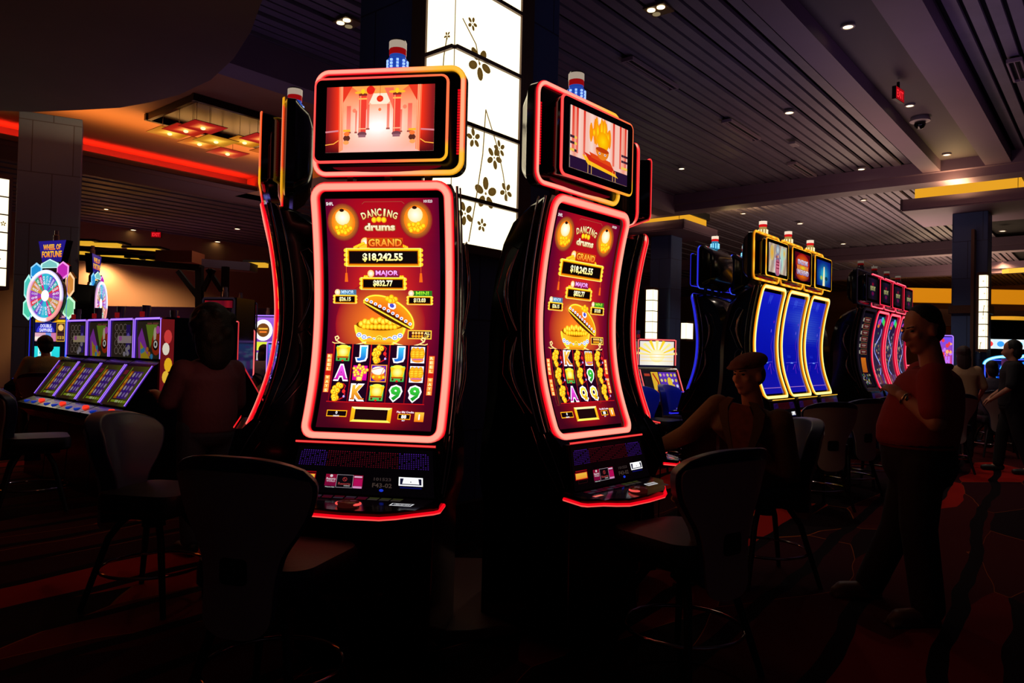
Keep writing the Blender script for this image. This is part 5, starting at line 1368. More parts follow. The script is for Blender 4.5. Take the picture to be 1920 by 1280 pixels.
def slant_machine(label, loc, az, pal, top, low, group=None, w=.52, sc=1.0, zt=1.62, buttons=True, sides=True):
    t = thing('slot_machine', label, 'slot machine', loc, rad(az), group); P = NEON.get(pal) or pal
    hw = w/2
    key = (w, zt)
    def body():
        mb = MB(); prof = [(-.34, .0), (.36, .0), (.36, zt), (.08, zt), (.04, zt-.02), (.04, 1.22), (-.02, 1.18), (-.27, .80), (-.42, .745), (-.44, .70), (-.36, .66), (-.30, .60)]
        mb.loft([[(-hw, y, z) for y, z in prof], [(hw, y, z) for y, z in prof]]); return mb.mesh('cabinet', M_black(), 25)
    cb = meshobj('cabinet', cached(('sb', key), body), t)
    T = top[1]; L = low[1]
    meshobj('upper_screen', cached(('st', key, top[0]), lambda: T().mesh('upper_screen', lambda x, y, d: Vector(((x-.5)*(w-.07), .036-d, zt-.035-(zt-.035-1.24)*y)), M_screen())), t)
    def lm(x, y, d):
        a = Vector(((x-.5)*(w-.07), -.035-.225*y, 1.165-.345*y)); n = Vector((0, -.84, .55)); return a+n*(d+.004)
    meshobj('lower_screen', cached(('sl', key, low[0]), lambda: L().mesh('lower_screen', lm, M_screen())), t)
    for s in (-1, 1):
        def sl(s=s):
            mb = MB(); x = s*(hw-.008)
            neon_strip(mb, [Vector((x, .035, z)) for z in (zt-.01, 1.45, 1.24)], lambda p: Vector((0, -1, 0)), .011, P, loop=False)
            neon_strip(mb, [Vector((x, -.03-.23*q, 1.175-.35*q)) for q in (0, .5, 1)], lambda p: Vector((0, -.84, .55)), .011, P, loop=False); return mb.mesh('edge_light', M_glow(), 50)
        meshobj('edge_light', cached(('se', key, pal if isinstance(pal, str) else 'v', s), sl), t)
    def tl():
        mb = MB(); neon_strip(mb, [Vector((x, .035, zt-.012)) for x in (-hw+.02, 0, hw-.02)], lambda p: Vector((0, -1, 0)), .012, P, loop=False); return mb.mesh('top_light', M_glow(), 50)
    meshobj('top_light', cached(('stl', key, pal if isinstance(pal, str) else 'v'), tl), t)
    if buttons:
        for i, x in enumerate((-.13, .07)):
            def bt(x=x):
                mb = MB(); mb.lathe([(.045, .752), (.045, .768), (.036, .774), (.0, .775)], (x, -.36, 0), 16, 0, lin((20, 60, 190), .55), sy=.75); return mb.mesh('play_button', M_dim(), 40)
            meshobj('play_button', cached(('bt', i), bt), t)
        def rb():
            mb = MB(); mb.lathe([(.028, .752), (.028, .79), (.02, .80), (.0, .80)], (.17, -.33, 0), 14, 0, lin((255, 50, 30), 1.3)); return mb.mesh('service_button', M_dim(), 40)
        meshobj('service_button', cached('rb', rb), t)
    def bc():
        mb = MB(); mb.lathe([(.034, zt), (.034, zt+.07), (.038, zt+.07), (.038, zt+.12), (.0, zt+.122)], (-hw+.03, .12, 0), 12); return mb.mesh('beacon', mat('beacon_unlit', (120, 100, 110), .15, spec=.8, coat=.5), 40)
    b_ = meshobj('beacon', cached(('sbc', key), bc), t)
    def bc2():
        mb = MB(); mb.lathe([(.025, zt+.01), (.025, zt+.06), (.0, zt+.061)], (-hw+.03, .085, 0), 10, 0, lin((150, 20, 24), .5)); return mb.mesh('beacon_core', M_dim(), 40)
    meshobj('beacon_core', cached(('sbc2', key), bc2), b_)
    return t
NEON['violet'] = dict(core=(190, 140, 255, 1.1), mid=(130, 70, 235, .9), edge=(70, 30, 170, .8), alt=None)
NEON['red2'] = dict(core=(255, 120, 120, 1.0), mid=(235, 40, 50, .9), edge=(180, 4, 20, .8), alt=None)
azL = math.degrees(math.atan2(-U.x, U.y))
Lb = at(268, 700, 6.75); Lb = Vector((Lb.x, Lb.y, 0))
for i, lab in enumerate(('purple edged slot machine with a red panda picture, nearest the dark haired woman', 'purple edged slot machine with ringed symbols, second from the woman', 'purple edged slot machine with a panda picture, third from the woman', 'purple edged slot machine with a dim screen, farthest and next to the prize wheel')):
    k = [2, 1, 4, 3][i]
    slant_machine(lab, Lb+V*.56*i, azL, 'violet', (('t%d' % k), lambda k=k: slant_top(k)), (('l%d' % k), lambda k=k: slant_low(k)), w=.54)
# back-to-back row behind it
for i, lab in enumerate(('back to back partner behind the nearest purple edged machine, its dark side visible', 'dark machine behind the second purple edged machine, its clear beacon showing', 'dark machine behind the third purple edged machine')):
    slant_machine(lab, Lb+U*.80+V*(.56*i-.02), azL+180, 'red2', (('t%d' % 1), lambda: slant_top(1)), (('l1'), lambda: slant_low(1)), w=.54)
# decorated end panel of the row
e = Lb-V*.285; mb = MB()
pc_ = Canvas(30, 95, .8); pc_.grad(0, 0, 30, 95, None, 2, 4, lambda u, v: (110, 20, 24))
for x, y, r_, cc in ((14, 20, 9, (210, 60, 60)), (18, 34, 8, (230, 220, 200)), (12, 52, 9, (240, 180, 30)), (17, 66, 8, (240, 190, 60)), (13, 82, 9, (220, 90, 150))): pc_.ell(x, y, r_, r_*.9, cc, 12)
o = meshobj('end_panel', pc_.mesh('end_panel', lambda x, y, d: e-V*(.004+d)+U*(.02+.12*(1-x))+Vector((0, 0, 1.6-.75*y)), M_dim())); tag(o, 'narrow illustrated red end panel on the side of the nearest purple edged machine', 'panel')
# red framed machines in the middle distance
Mr = at(1233, 700, 10.6)
for i, lab in enumerate(('red framed slot machine with a white and gold sunburst screen, fully visible one', 'red framed slot machine partly hidden by the right machine of the tall pair')):
    slant_machine(lab, Vector((Mr.x-.68*i, Mr.y+.1*i, 0)), 14, 'red2', ('gt', lambda: gold_top(1)), ('gl', lambda: gold_low(2)), w=.60)

# ---------------------------------------------------------------- prize wheel machines
def wheel_machine(label, loc, az):
    t = thing('prize_wheel_machine', label, 'slot machine', loc, rad(az))
    mb = MB(); prof = [(-.30, 0), (.42, 0), (.42, 2.2), (.05, 2.2), (.03, 1.1), (-.10, .95), (-.34, .78), (-.36, .70), (-.28, .62)]
    mb.loft([[(-.36, y, z) for y, z in prof], [(.36, y, z) for y, z in prof]]); mb.build('cabinet', M_black(), t, smooth=25)
    def art():
        c = Canvas(72, 96, 1.0)
        c.grad(0, 0, 72, 96, None, 1, 1, lambda u, v: (8, 6, 16))
        c.rect(4, 4, 34, 10, (250, 170, 60)); c.rect(34, 4, 70, 10, (40, 20, 90)); c.text('$10,000.00', 53, 7, 32, 4.4, (255, 180, 190)); c.rect(4, 11, 70, 15, (240, 190, 30)); c.text('WHEEL OF FORTUNE', 30, 13, 46, 3.4, (255, 120, 20))
        c.rect(4, 15, 50, 30, (20, 20, 110)); c.ell(27, 30, 20, 13, (60, 60, 220), 16, 180, 360); c.text('DOUBLE', 28, 20.5, 24, 5.4, (235, 235, 255), bold=.03); c.text('SAPPHIRE', 28, 27, 28, 5.4, (235, 235, 255), bold=.03)
        c.rect(52, 16, 70, 30, (70, 40, 30)); c.ell(61, 23, 6, 5, (250, 200, 110), 10); c.rect(52, 31, 70, 44, (60, 30, 40)); c.text('10 20 30', 61, 38, 14, 5, (240, 190, 60)); c.frame(52, 16, 70, 44, 1, (240, 180, 60))
        c.rect(4, 31, 28, 44, (225, 170, 190)); c.rect(28, 31, 40, 44, (110, 150, 240)); c.rect(40, 31, 51, 44, (210, 120, 170)); c.rect(4, 37, 28, 42, (250, 235, 225))
        c.rect(4, 52, 60, 76, (40, 225, 225), (30, 200, 215)); c.rect(12, 54, 42, 74, (190, 255, 250)); c.text('BAR', 26, 69, 16, 6, (20, 110, 160)); c.line([(16, 62), (36, 62)], 3, (60, 170, 200))
        c.rect(4, 80, 20, 90, (150, 14, 40)); c.rect(22, 80, 40, 90, (60, 10, 20)); c.text('Resorts', 12, 85, 13, 4, (250, 230, 235))
        return c
    meshobj('display', cached('wof_art', lambda: art().mesh('display', lambda x, y, d: Vector(((x-.5)*.66, (.018-d), 1.79-.88*y)), M_screen())), t)
    cz_ = 2.02; R = .37
    mb = MB(); Rm = Matrix.Rotation(rad(90), 3, 'X')
    mb.lathe([(R, -.02), (R, .05), (R-.02, .06)], (0, 0.0, cz_), 40, ax=Rm); mb.build('wheel_housing', M_black(), t, smooth=40)
    # wheel face
    c = Canvas(100, 100, 1.0)
    colors = [(150, 60, 190), (40, 190, 210), (225, 60, 70), (60, 175, 120), (120, 70, 200), (200, 150, 60), (60, 190, 215), (170, 60, 170), (215, 30, 130), (40, 180, 170), (220, 130, 80), (60, 150, 210)]
    N_ = 24
    for i in range(N_):
        a0, a1 = 2*PI*i/N_, 2*PI*(i+1)/N_
        c.items.append(([(50, 50), (50+42*math.cos(a0), 50+42*math.sin(a0)), (50+42*math.cos(a1), 50+42*math.sin(a1))], [c.c(colors[i*5 % 12])]*3, 0))
    for i in range(N_):
        am_ = 2*PI*(i+.5)/N_
        def f(x, y, a=am_): return 50+x*math.cos(a)-y*math.sin(a), 50+x*math.sin(a)+y*math.cos(a)
        c.text(['500', '250', '1000', '75', '300', '60'][i % 6], 29, 0, 17, 4.4, (235, 235, 255), bold=.02, fn=f)
    c.boxes.append(((0, 0, 100, 100), 3))
    c.ell(50, 50, 10.5, 10.5, (255, 255, 255, 1.6), 24)
    wh = meshobj('wheel', c.mesh('wheel', lambda x, y, d: Vector(((x-.5)*2*R, -.062-d, cz_+(.5-y)*2*R)), M_screen()), t)
    mb = MB(); pts = [Vector(((R-.035)*math.cos(2*PI*q/48), -.06, cz_+(R-.035)*math.sin(2*PI*q/48))) for q in range(48)]
    def tn(p): 
        a = math.atan2(p[2]-cz_, p[0]); 
        if -1.4 < a < -.2: return ((255, 120, 90), .8)
        if a > 2.4 or a < -2.6: return ((255, 130, 170), .5)
        return ((200, 220, 255), .4)
    neon_strip(mb, pts, lambda p: Vector((0, -1, 0)), .028, dict(core=(255, 250, 255, 1.3), mid=(250, 235, 255, 1.2), edge=(220, 190, 255, 1.0)), tn); mb.build('wheel_light', M_glow(), wh, smooth=50)
    # gem plates round the wheel
    sx_ = .44
    for a, cc, sx, sz in ((128, (40, 170, 250), .12, .13), (90, (150, 235, 225), .20, .08), (53, (235, 40, 200), .12, .13), (165, (90, 235, 215), .09, .20), (203, (90, 240, 190), .12, .17), (20, (250, 150, 50), .09, .18), (338, (140, 240, 160), .12, .17)):
        x, z = sx_*math.cos(rad(a)), cz_+sx_*math.sin(rad(a))
        mb = MB(); Pp = [(-sx, -sz*.5), (0, -sz), (sx, -sz*.5), (sx, sz*.5), (0, sz), (-sx, sz*.5)]
        if a == 90: Pp = [(-sx, -sz*.6), (sx, -sz*.6), (sx*.9, sz*.2), (0, sz), (-sx*.9, sz*.2)]
        mb.poly([(x+q[0]*.78, -.012, z+q[1]*.78) for q in Pp], 0, lin(mixc(cc, (20, 60, 90), .15), .9))
        for q, r_ in zip(Pp, Pp[1:]+Pp[:1]): mb.poly([(x+q[0], -.008, z+q[1]), (x+r_[0], -.008, z+r_[1]), (x+r_[0]*.78, -.012, z+r_[1]*.78), (x+q[0]*.78, -.012, z+q[1]*.78)], 0, lin(mixc(cc, (255, 255, 255), .5), 1.1))
        mb.loft([[(x+q[0], .03, z+q[1]) for q in Pp], [(x+q[0], -.004, z+q[1]) for q in Pp]], 1)
        mb.build('gem_plate', [M_screen(), M_black()], t)
    # sign
    mb = MB(); Q = [(-.19, 2.50), (.19, 2.50), (.28, 2.80), (-.28, 2.80)]
    mb.loft([[(x, .12, z) for x, z in Q], [(x, .02, z) for x, z in Q]]); s_ = mb.build('sign_box', M_black(), t)
    c = Canvas(56, 30, 1.0); 
    c.poly([(0, 0), (56, 0), (47, 30), (9, 30)], (36, 24, 130)); c.text('WHEEL OF', 28, 9, 36, 8, (255, 200, 30), (255, 120, 10), bold=.04); c.text('FORTUNE', 28, 19, 40, 9, (255, 200, 30), (255, 120, 10), bold=.04)
    meshobj('sign_face', c.mesh('sign_face', lambda x, y, d: Vector(((x-.5)*.56, .016-d, 2.80-.30*y)), M_screen()), s_)
    for s in (-1, 1):
        mb = MB(); neon_strip(mb, [Vector((s*.365, .0, z)) for z in (2.30, 1.7, 1.1)]+[Vector((s*.365, -.22, .85)), Vector((s*.365, -.34, .72))], lambda p: Vector((s*.7, -1, 0)).normalized(), .013, NEON['blue'], loop=False); mb.build('edge_light', M_glow(), t)
    mb = MB(); mb.lathe([(.04, 2.80), (.04, 2.88), (.028, 2.89), (.028, 2.95), (.0, 2.95)], (0, .08, 0), 12); mb.build('beacon', mat('beacon_unlit', (120, 100, 110), .15, spec=.8, coat=.5), t, smooth=40)
    return t
w1 = at(91, 600, 10.3)
wheel_machine('slot machine with a big lit prize wheel facing the camera at the left', Vector((w1.x, w1.y, 0)), -22)
w2 = at(180, 600, 11.9)
wheel_machine('second prize wheel slot machine seen edge on behind the purple edged row', Vector((w2.x, w2.y, 0)), 106)

# ---------------------------------------------------------------- background machines
def tower_machine(name, label, loc, az, w, h, z0, neon, art, aw=None, body=None):
    t = thing('slot_machine', label, 'slot machine', loc, rad(az)); hw = w/2
    mb = MB(); prof = [(-.28, 0), (.40, 0), (.40, h), (.0, h), (-.02, .95), (-.32, .76), (-.34, .70), (-.26, .6)]
    mb.loft([[(-hw, y, z) for y, z in prof], [(hw, y, z) for y, z in prof]]); mb.build('cabinet', body or M_black(), t, smooth=25)
    c = art(); W_ = aw or w*.84
    meshobj('screen', c.mesh('screen', lambda x, y, d: Vector(((x-.5)*W_, -.035-d, h-.04-(h-.04-z0)*y)), M_screen()), t)
    mb = MB(); P = [Vector((x, -.03, z)) for x, z in densify(rrect(-hw+.012, hw-.012, z0-.03, h-.01, .03, 3), .1)]
    neon_strip(mb, P, lambda p: Vector((0, -1, 0)), .014, NEON[neon]); mb.build('edge_light', M_glow(), t, smooth=50)
    mb = MB(); mb.lathe([(.035, h), (.035, h+.08), (.028, h+.09), (.028, h+.14), (.0, h+.14)], (0, .1, 0), 12); mb.build('beacon', mat('beacon_unlit', (120, 100, 110), .15, spec=.8, coat=.5), t, smooth=40)
    mb = MB(); mb.box((0, -.20, .75), (w*.9, .2, .02), col=lin((60, 30, 80), .4)); mb.build('button_deck', M_dim(), t)
    return t
def art_fu():
    c = Canvas(60, 100, .75); c.grad(0, 0, 60, 100, None, 6, 2, lambda u, v: mixc((150, 20, 30), (90, 10, 30), abs(math.sin(u*30))))
    c.ell(14, 12, 10, 8, (235, 215, 200), 12); c.text('FUXIAN', 34, 20, 40, 9, (255, 225, 30), (250, 120, 10), bold=.04); c.ell(30, 34, 10, 4, (190, 60, 220), 10); c.rect(4, 44, 56, 96, (60, 10, 20)); c.rect(8, 48, 52, 90, (130, 20, 40))
    return c
def art_ring():
    c = Canvas(50, 90, 1.2); c.grad(0, 0, 50, 90, None, 1, 4, lambda u, v: mixc((150, 90, 210), (90, 30, 130), v)); c.ell(25, 24, 21, 20, (255, 255, 250), 22); c.ell(25, 24, 14, 13, (110, 60, 20), 18); c.rect(15, 20, 35, 23, (240, 180, 60)); c.rect(17, 26, 33, 29, (240, 120, 40)); c.rect(8, 46, 42, 62, (210, 220, 60)); c.rect(10, 66, 40, 80, (190, 190, 180)); return c
def art_blob(cols, seed):
    def go():
        c = Canvas(50, 90, 1.0); r = random.Random(seed); c.grad(0, 0, 50, 90, None, 3, 6, lambda u, v: mixc(cols[0], cols[1], v))
        for i in range(34): c.ell(r.uniform(4, 46), r.uniform(4, 86), r.uniform(2, 7), r.uniform(2, 6), r.choice(cols[2:]), 8)
        for i in range(5): c.rect(6+i*8, 50, 12+i*8, 72, r.choice(cols[2:]))
        return c
    return go
def put(px, D): p = at(px, 640, D); return Vector((p.x, p.y, 0))
t = tower_machine('slot_machine', 'slot machine with a red and yellow title screen above the dark haired woman', put(411, 9.2), -12, .46, 1.98, 1.2, 'off', art_fu)
tower_machine('slot_machine', 'black slot machine with a red lit edge right of the dark haired woman', put(450, 10.3), 40, .4, 1.62, 1.0, 'red2', art_blob([(40, 10, 20), (20, 6, 10), (160, 30, 40), (200, 150, 60)], 4))
tower_machine('slot_machine', 'tall black machine with its back to the camera beside the red and yellow title screen', put(459, 11.2), 150, .44, 2.05, 1.2, 'off', art_fu)
tower_machine('slot_machine', 'violet lit slot machine with a big white ring, left of the side on machine', put(495, 13.2), -15, .55, 1.95, 1.05, 'violet', art_ring)
tower_machine('slot_machine', 'small bright screened machine just behind the side on machine edge', put(524, 9.7), -30, .4, 1.45, 1.0, 'violet', art_blob([(90, 140, 240), (60, 30, 120), (150, 200, 255), (160, 60, 220)], 7))
tower_machine('slot_machine', 'orange and violet lit slot machine between the pink bank and the standing man', put(1700, 13.2), -10, .62, 1.32, .85, 'pink', art_blob([(255, 120, 30), (60, 20, 60), (255, 220, 60), (240, 60, 60), (30, 10, 30), (230, 120, 240)], 11))
tower_machine('slot_machine', 'violet edged slot machine right behind the standing man head', put(1768, 14.5), -14, .36, 1.92, 1.2, 'violet', art_blob([(110, 80, 250), (250, 60, 90), (255, 180, 120), (240, 60, 70), (200, 120, 255)], 12))
# cyan lit arch machines at the right edge
for k, (px, D, lab) in enumerate(((1884, 14.4, 'cyan lit slot machine with a blue arch title near the right edge'), (1940, 11.6, 'blue lit slot machine cut by the right edge of the photo'))):
    t = tower_machine('slot_machine', lab, put(px, D), -20, .7, 1.46, .9, 'blue', art_blob([(6, 10, 60), (10, 10, 30), (30, 140, 250), (10, 60, 200), (20, 40, 140)], 20+k))
    mb = MB(); P = [Vector((.36*math.cos(PI*q/14), -.05, 1.36+.16*math.sin(PI*q/14))) for q in range(15)]
    neon_strip(mb, P, lambda p: Vector((0, -1, 0)), .03, dict(core=(190, 250, 255, 1.2), mid=(60, 220, 240, 1), edge=(10, 130, 220, 1)), loop=False); mb.build('arch_light', M_glow(), t)
    c = Canvas(60, 14, 1.3); c.grad(0, 0, 60, 14, None, 1, 1, lambda u, v: (6, 30, 130)); [c.poly([(6+i*7, 12-3*math.sin(PI*i/7)), (9+i*7, 3-2*math.sin(PI*i/7)), (12+i*7, 12-3*math.sin(PI*i/7))], (60, 180, 255)) for i in range(7)]; meshobj('title_sign', c.mesh('title_sign', lambda x, y, d: Vector(((x-.5)*.6, -.06-d, 1.36-.12*y)), M_screen()), t)
c = Canvas(70, 20, 1.1); c.grad(0, 0, 70, 20, None, 7, 2, lambda u, v: mixc((150, 220, 255), (255, 245, 235), abs(math.sin(u*9))))
for x, cc in ((12, (250, 60, 60)), (30, (60, 160, 250)), (48, (250, 140, 170)), (60, (90, 220, 240))): c.ell(x, 10, 6, 6, cc, 10)
q = put(1882, 17.0); o = meshobj('lit_display_strip', c.mesh('lit_display_strip', lambda x, y, d: q+Vector(((x-.5)*1.0, -d, 1.95-.22*y)), M_screen())); 
mb = MB(); mb.box((q.x, q.y+.1, 1.2), (1.1, .15, 2.4)); o2 = mb.build('display_cabinet', M_black()); tag(o2, 'dark cabinet carrying a bright blue and white strip beyond the cyan machine', 'cabinet'); o.parent = o2
# ---------------------------------------------------------------- people
def capsule(mb, a, b, ra, rb, n=14, flat=1.0, ax=None):
    a, b = Vector(a), Vector(b); d = (b-a); L = d.length; d.normalize()
    s = Vector((1, 0, 0)) if abs(d.x) < .9 else Vector((0, 1, 0))
    if ax is not None: s = Vector(ax)
    u = (s-d*s.dot(d)).normalized(); v = d.cross(u)
    R = []
    for q in range(5): th = PI/2*(q+.35)/5.35; R.append((-ra*math.cos(th), ra*math.sin(th)))
    R.append((0, ra)); R.append((L, rb))
    for q in range(5): th = PI/2*(5-q-.65)/5.35; R.append((L+rb*math.cos(th), rb*math.sin(th)))
    mb.loft([[a+d*h+(u*math.cos(2*PI*k/n)+v*(math.sin(2*PI*k/n)*flat))*r for k in range(n)] for h, r in R])
def tors(mb, rings, n=24):
    """rings: (center, rx, ry, yaw)"""
    R = []
    for c, rx, ry, yaw in rings:
        c = Vector(c); R.append([c+Vector((rx*math.cos(t)*math.cos(yaw)-ry*math.sin(t)*math.sin(yaw), rx*math.cos(t)*math.sin(yaw)+ry*math.sin(t)*math.cos(yaw), 0)) for t in [2*PI*k/n for k in range(n)]])
    mb.loft(R)
def organic(name, mb, mt, parent, voxel=.009, smooth=4):
    me = mb.mesh('tmp', mt); o = bpy.data.objects.new('tmp', me); COL.objects.link(o)
    r = o.modifiers.new('r', 'REMESH'); r.mode = 'VOXEL'; r.voxel_size = voxel
    if smooth: s = o.modifiers.new('s', 'SMOOTH'); s.factor = .5; s.iterations = smooth
    bpy.context.view_layer.update()
    ev = o.evaluated_get(bpy.context.evaluated_depsgraph_get())
    nm = bpy.data.meshes.new_from_object(ev); nm.name = name
    bpy.data.objects.remove(o)
    nm.materials.clear(); nm.materials.append(mt)
    nm.polygons.foreach_set('use_smooth', [True]*len(nm.polygons)); nm.update()
    return meshobj(name, nm, parent)
def head_shape(mb, c, R, k=1.0):
    """c: centre of the head, R: rotation with +Y = facing"""
    c = Vector(c)
    def P(x, y, z): return c+R @ (Vector((x, y, z))*k)
    def E(x, y, z, rx, ry, rz): mb.ball(P(x, y, z), (rx*k, ry*k, rz*k), rot=R, n=18, m=12)
    E(0, -.012, .035, .076, .094, .088)      # skull
    E(0, .018, -.030, .064, .072, .080)      # face
    E(0, .045, -.092, .032, .034, .024)      # chin
    E(0, .020, -.075, .052, .050, .030)      # jaw
    capsule(mb, P(0, .088, .012), P(0, .106, -.026), .008*k, .014*k, 10)  # nose
    E(.012, .094, -.030, .010, .012, .008); E(-.012, .094, -.030, .010, .012, .008)
    for s in (-1, 1):
        E(s*.028, .070, .020, .022, .018, .010)    # brow
        E(s*.040, .060, -.020, .022, .022, .022)   # cheek
        E(s*.078, -.005, -.010, .010, .018, .030)  # ear
    E(0, .088, -.056, .024, .012, .007); E(0, .086, -.066, .021, .012, .007)
def face_parts(parent, c, R, k=1.0, brow=(20, 14, 12)):
    mb = MB(); c = Vector(c)
    def P(x, y, z): return c+R @ (Vector((x, y, z))*k)
    for s in (-1, 1): mb.ball(P(s*.030, .078, .006), (.011*k, .009*k, .006*k), rot=R, n=10, m=6)
    mb.build('eye', mat('eye_dark', (24, 16, 14), .2), parent, smooth=60)
    mb = MB()
    for s in (-1, 1): capsule(mb, P(s*.014, .089, .024), P(s*.044, .076, .027), .0035*k, .003*k, 6)
    mb.build('eyebrow', mat('brow_hair', brow, .8), parent, smooth=60)
def hand_shape(mb, w, d, nrm, side, curl=.5, k=1.0):
    """w wrist, d direction along the hand, nrm back-of-hand normal"""
    w, d, nrm = Vector(w), Vector(d).normalized(), Vector(nrm); nrm = (nrm-d*nrm.dot(d)).normalized(); s = d.cross(nrm)*side
    R = Matrix((s, d, nrm)).transposed()
    mb.ball(w+d*.045*k, (.040*k, .052*k, .016*k), rot=R, n=14, m=10)
    capsule(mb, w-d*.02*k, w+d*.03*k, .027*k, .026*k, 12, .7, s)
    for i, (off, ln) in enumerate(((-.030, .068), (-.010, .078), (.010, .073), (.028, .058))):
        p = w+d*(.088-.006*abs(i-1.3))*k+s*off*k; a = 0; q = p
        for seg in range(3):
            a += curl*(.55 if seg == 0 else .75); dd = (d*math.cos(a)-nrm*math.sin(a)); l = ln*k*(.45, .32, .26)[seg]; r_ = (.0088, .008, .007)[seg]*k
            capsule(mb, q, q+dd*l, r_, r_*.94, 8); q = q+dd*l
    p = w+d*.025*k-s*.032*k; q = p+(d*.55-s*.65-nrm*.25).normalized()*.036*k; capsule(mb, p, q, .012*k, .010*k, 8); capsule(mb, q, q+(d*.85-s*.1-nrm*.35).normalized()*.030*k, .010*k, .0085*k, 8)
def foot_shape(mb, ankle, toe, r=.036):
    a, t = Vector(ankle), Vector(toe); capsule(mb, (a.x, a.y, .075), (a.x, a.y, .05), .036, .036); d = (t-a); d.z = 0; d.normalize()
    capsule(mb, Vector((a.x, a.y, .042))-d*.03, Vector((a.x, a.y, .035))+d*.13, .036, .038, 12, .85); capsule(mb, Vector((a.x, a.y, .032))+d*.12, Vector((a.x, a.y, .026))+d*.17, .036, .024, 12, .8)
def yawR(a, pitch=0, roll=0): return Matrix.Rotation(a, 3, 'Z') @ Matrix.Rotation(pitch, 3, 'X') @ Matrix.Rotation(roll, 3, 'Y')
SKIN = mat('skin_warm', (196, 132, 96), .5, noise=(12, .06))
HAIRB = mat('hair_black', (14, 11, 12), .6, bump=(160, .4))
def W2(px, py, D): return at(px, py, D)

# ---- standing man in a red polo shirt
def standing_man():
    D = 3.95; bx, by = 2.17, D
    t = thing('person', 'person standing with clasped hands in a red polo shirt and dark trousers, facing left', 'person', (bx, by, 0), 0)
    def L(px, py, dy=0.0): p = at(px, py, D+dy); return Vector((p.x-bx, p.y-by, p.z))
    hd = L(1729, 618); HR = yawR(rad(97), rad(-12))
    # joints (far side = +y)
    shN, shF = L(1752, 712, -.17), L(1728, 706, .19)
    elN, elF = L(1755, 792, -.25), L(1722, 790, .25)
    wrN, wrF = L(1692, 742, -.07), L(1690, 738, .13)
    hipN, hipF = L(1728, 860, -.09), L(1716, 860, .10)
    knN, knF = L(1722, 985, -.10), L(1684, 985, .22)
    anN, anF = Vector((L(1733, 1130, -.08).x, -.10, .07)), Vector((-.07, .34, .07))
    toN, toF = anN+Vector((-.22, -.03, 0)), anF+Vector((-.22, .0, 0))
    body = MB()
    head_shape(body, hd, HR, 1.06)
    capsule(body, hd+Vector((.030, 0, -.06)), L(1752, 702), .055, .066)
    tors(body, [(L(1740, 700), .08, .12, 0), (L(1738, 712), .115, .17, 0), (L(1735, 745), .145, .185, 0), (L(1722, 790), .175, .18, 0), (L(1716, 825), .165, .175, 0), (L(1722, 870), .145, .165, 0), (L(1724, 895), .10, .13, 0)])
    for s, e, w in ((shN, elN, wrN), (shF, elF, wrF)):
        capsule(body, s, e, .060, .048); capsule(body, e, w, .046, .031)
    hand_shape(body, wrN, L(1664, 722, .02)-wrN, Vector((0, -1, .5)), -1, .7, 1.05); hand_shape(body, wrF, L(1668, 736, .05)-wrF, Vector((0, 1, .3)), 1, .8, 1.05)
    for h, k_, a in ((hipN, knN, anN), (hipF, knF, anF)): capsule(body, h, k_, .088, .062); capsule(body, k_, a, .058, .04)
    foot_shape(body, anN, toN); foot_shape(body, anF, toF)
    bo = organic('body', body, SKIN, t, .008, 3)
    face_parts(bo, hd, HR, 1.06)
    sh = MB()
    tors(sh, [(L(1747, 688), .068, .085, 0), (L(1744, 694), .10, .13, 0), (L(1741, 706), .135, .19, 0), (L(1738, 730), .165, .205, 0), (L(1730, 765), .192, .208, 0), (L(1722, 800), .205, .205, 0), (L(1719, 825), .198, .202, 0), (L(1722, 838), .185, .195, 0)])
    capsule(sh, L(1765, 735), L(1762, 800), .10, .09)
    for s, e in ((shN, elN), (shF, elF)): capsule(sh, s+Vector((0, 0, .005)), s+(e-s)*.72, .086, .078)
    organic('polo_shirt', sh, mat('polo_red', (158, 44, 42), .85, bump=(70, .15)), t, .012, 3)
    co = MB(); co.tube([L(1748, 690)+Vector((.085*math.cos(a*PI/8), .088*math.sin(a*PI/8), .012*math.cos(a*PI/8))) for a in range(16)], .016, 8, loop=True); co.build('collar', mat('polo_collar', (130, 30, 34), .85), t, smooth=60)
    tr = MB()
    tors(tr, [(L(1722, 822), .175, .19, 0), (L(1722, 850), .182, .195, 0), (L(1724, 880), .178, .19, 0), (L(1724, 905), .14, .17, 0)])
    for h, k_, a in ((hipN, knN, anN), (hipF, knF, anF)):
        capsule(tr, h+Vector((0, 0, -.02)), k_, .115, .092); capsule(tr, k_, a+Vector((.01, 0, .02)), .09, .082)
    organic('trousers', tr, mat('trousers_dark', (40, 30, 34), .85, bump=(30, .3)), t, .013, 3)
    be = MB(); be.loft([[L(1720, y)+Vector((.190*math.cos(a*PI/14), .200*math.sin(a*PI/14), 0)) for a in range(28)] for y in (832, 820)]); be.build('belt', mat('belt_black', (10, 8, 8), .35), t, smooth=50)
    ha = MB()
    def HP(x, y, z): return hd+HR @ (Vector((x, y, z))*1.06)
    ha.ball(HP(0, -.020, .050), (.084, .092, .086), rot=HR, n=18, m=12); ha.ball(HP(0, -.055, .0), (.076, .062, .085), rot=HR)
    organic('hair', ha, HAIRB, t, .008, 3)
    for a, to in ((anN, toN), (anF, toF)):
        sm = MB(); d = (to-a).normalized(); c = Vector((a.x, a.y, 0)); capsule(sm, c-d*.04+Vector((0, 0, .05)), c+d*.15+Vector((0, 0, .045)), .045, .047, 12, .9); capsule(sm, c+d*.14+Vector((0, 0, .04)), c+d*.19+Vector((0, 0, .032)), .043, .030); sm.box(c+d*.075+Vector((0, 0, .008)), (.28, .088, .016), rot=Matrix.Rotation(math.atan2(d.y, d.x), 3, 'Z'))
        organic('shoe', sm, mat('loafer', (96, 64, 48), .5), t, .010, 2)
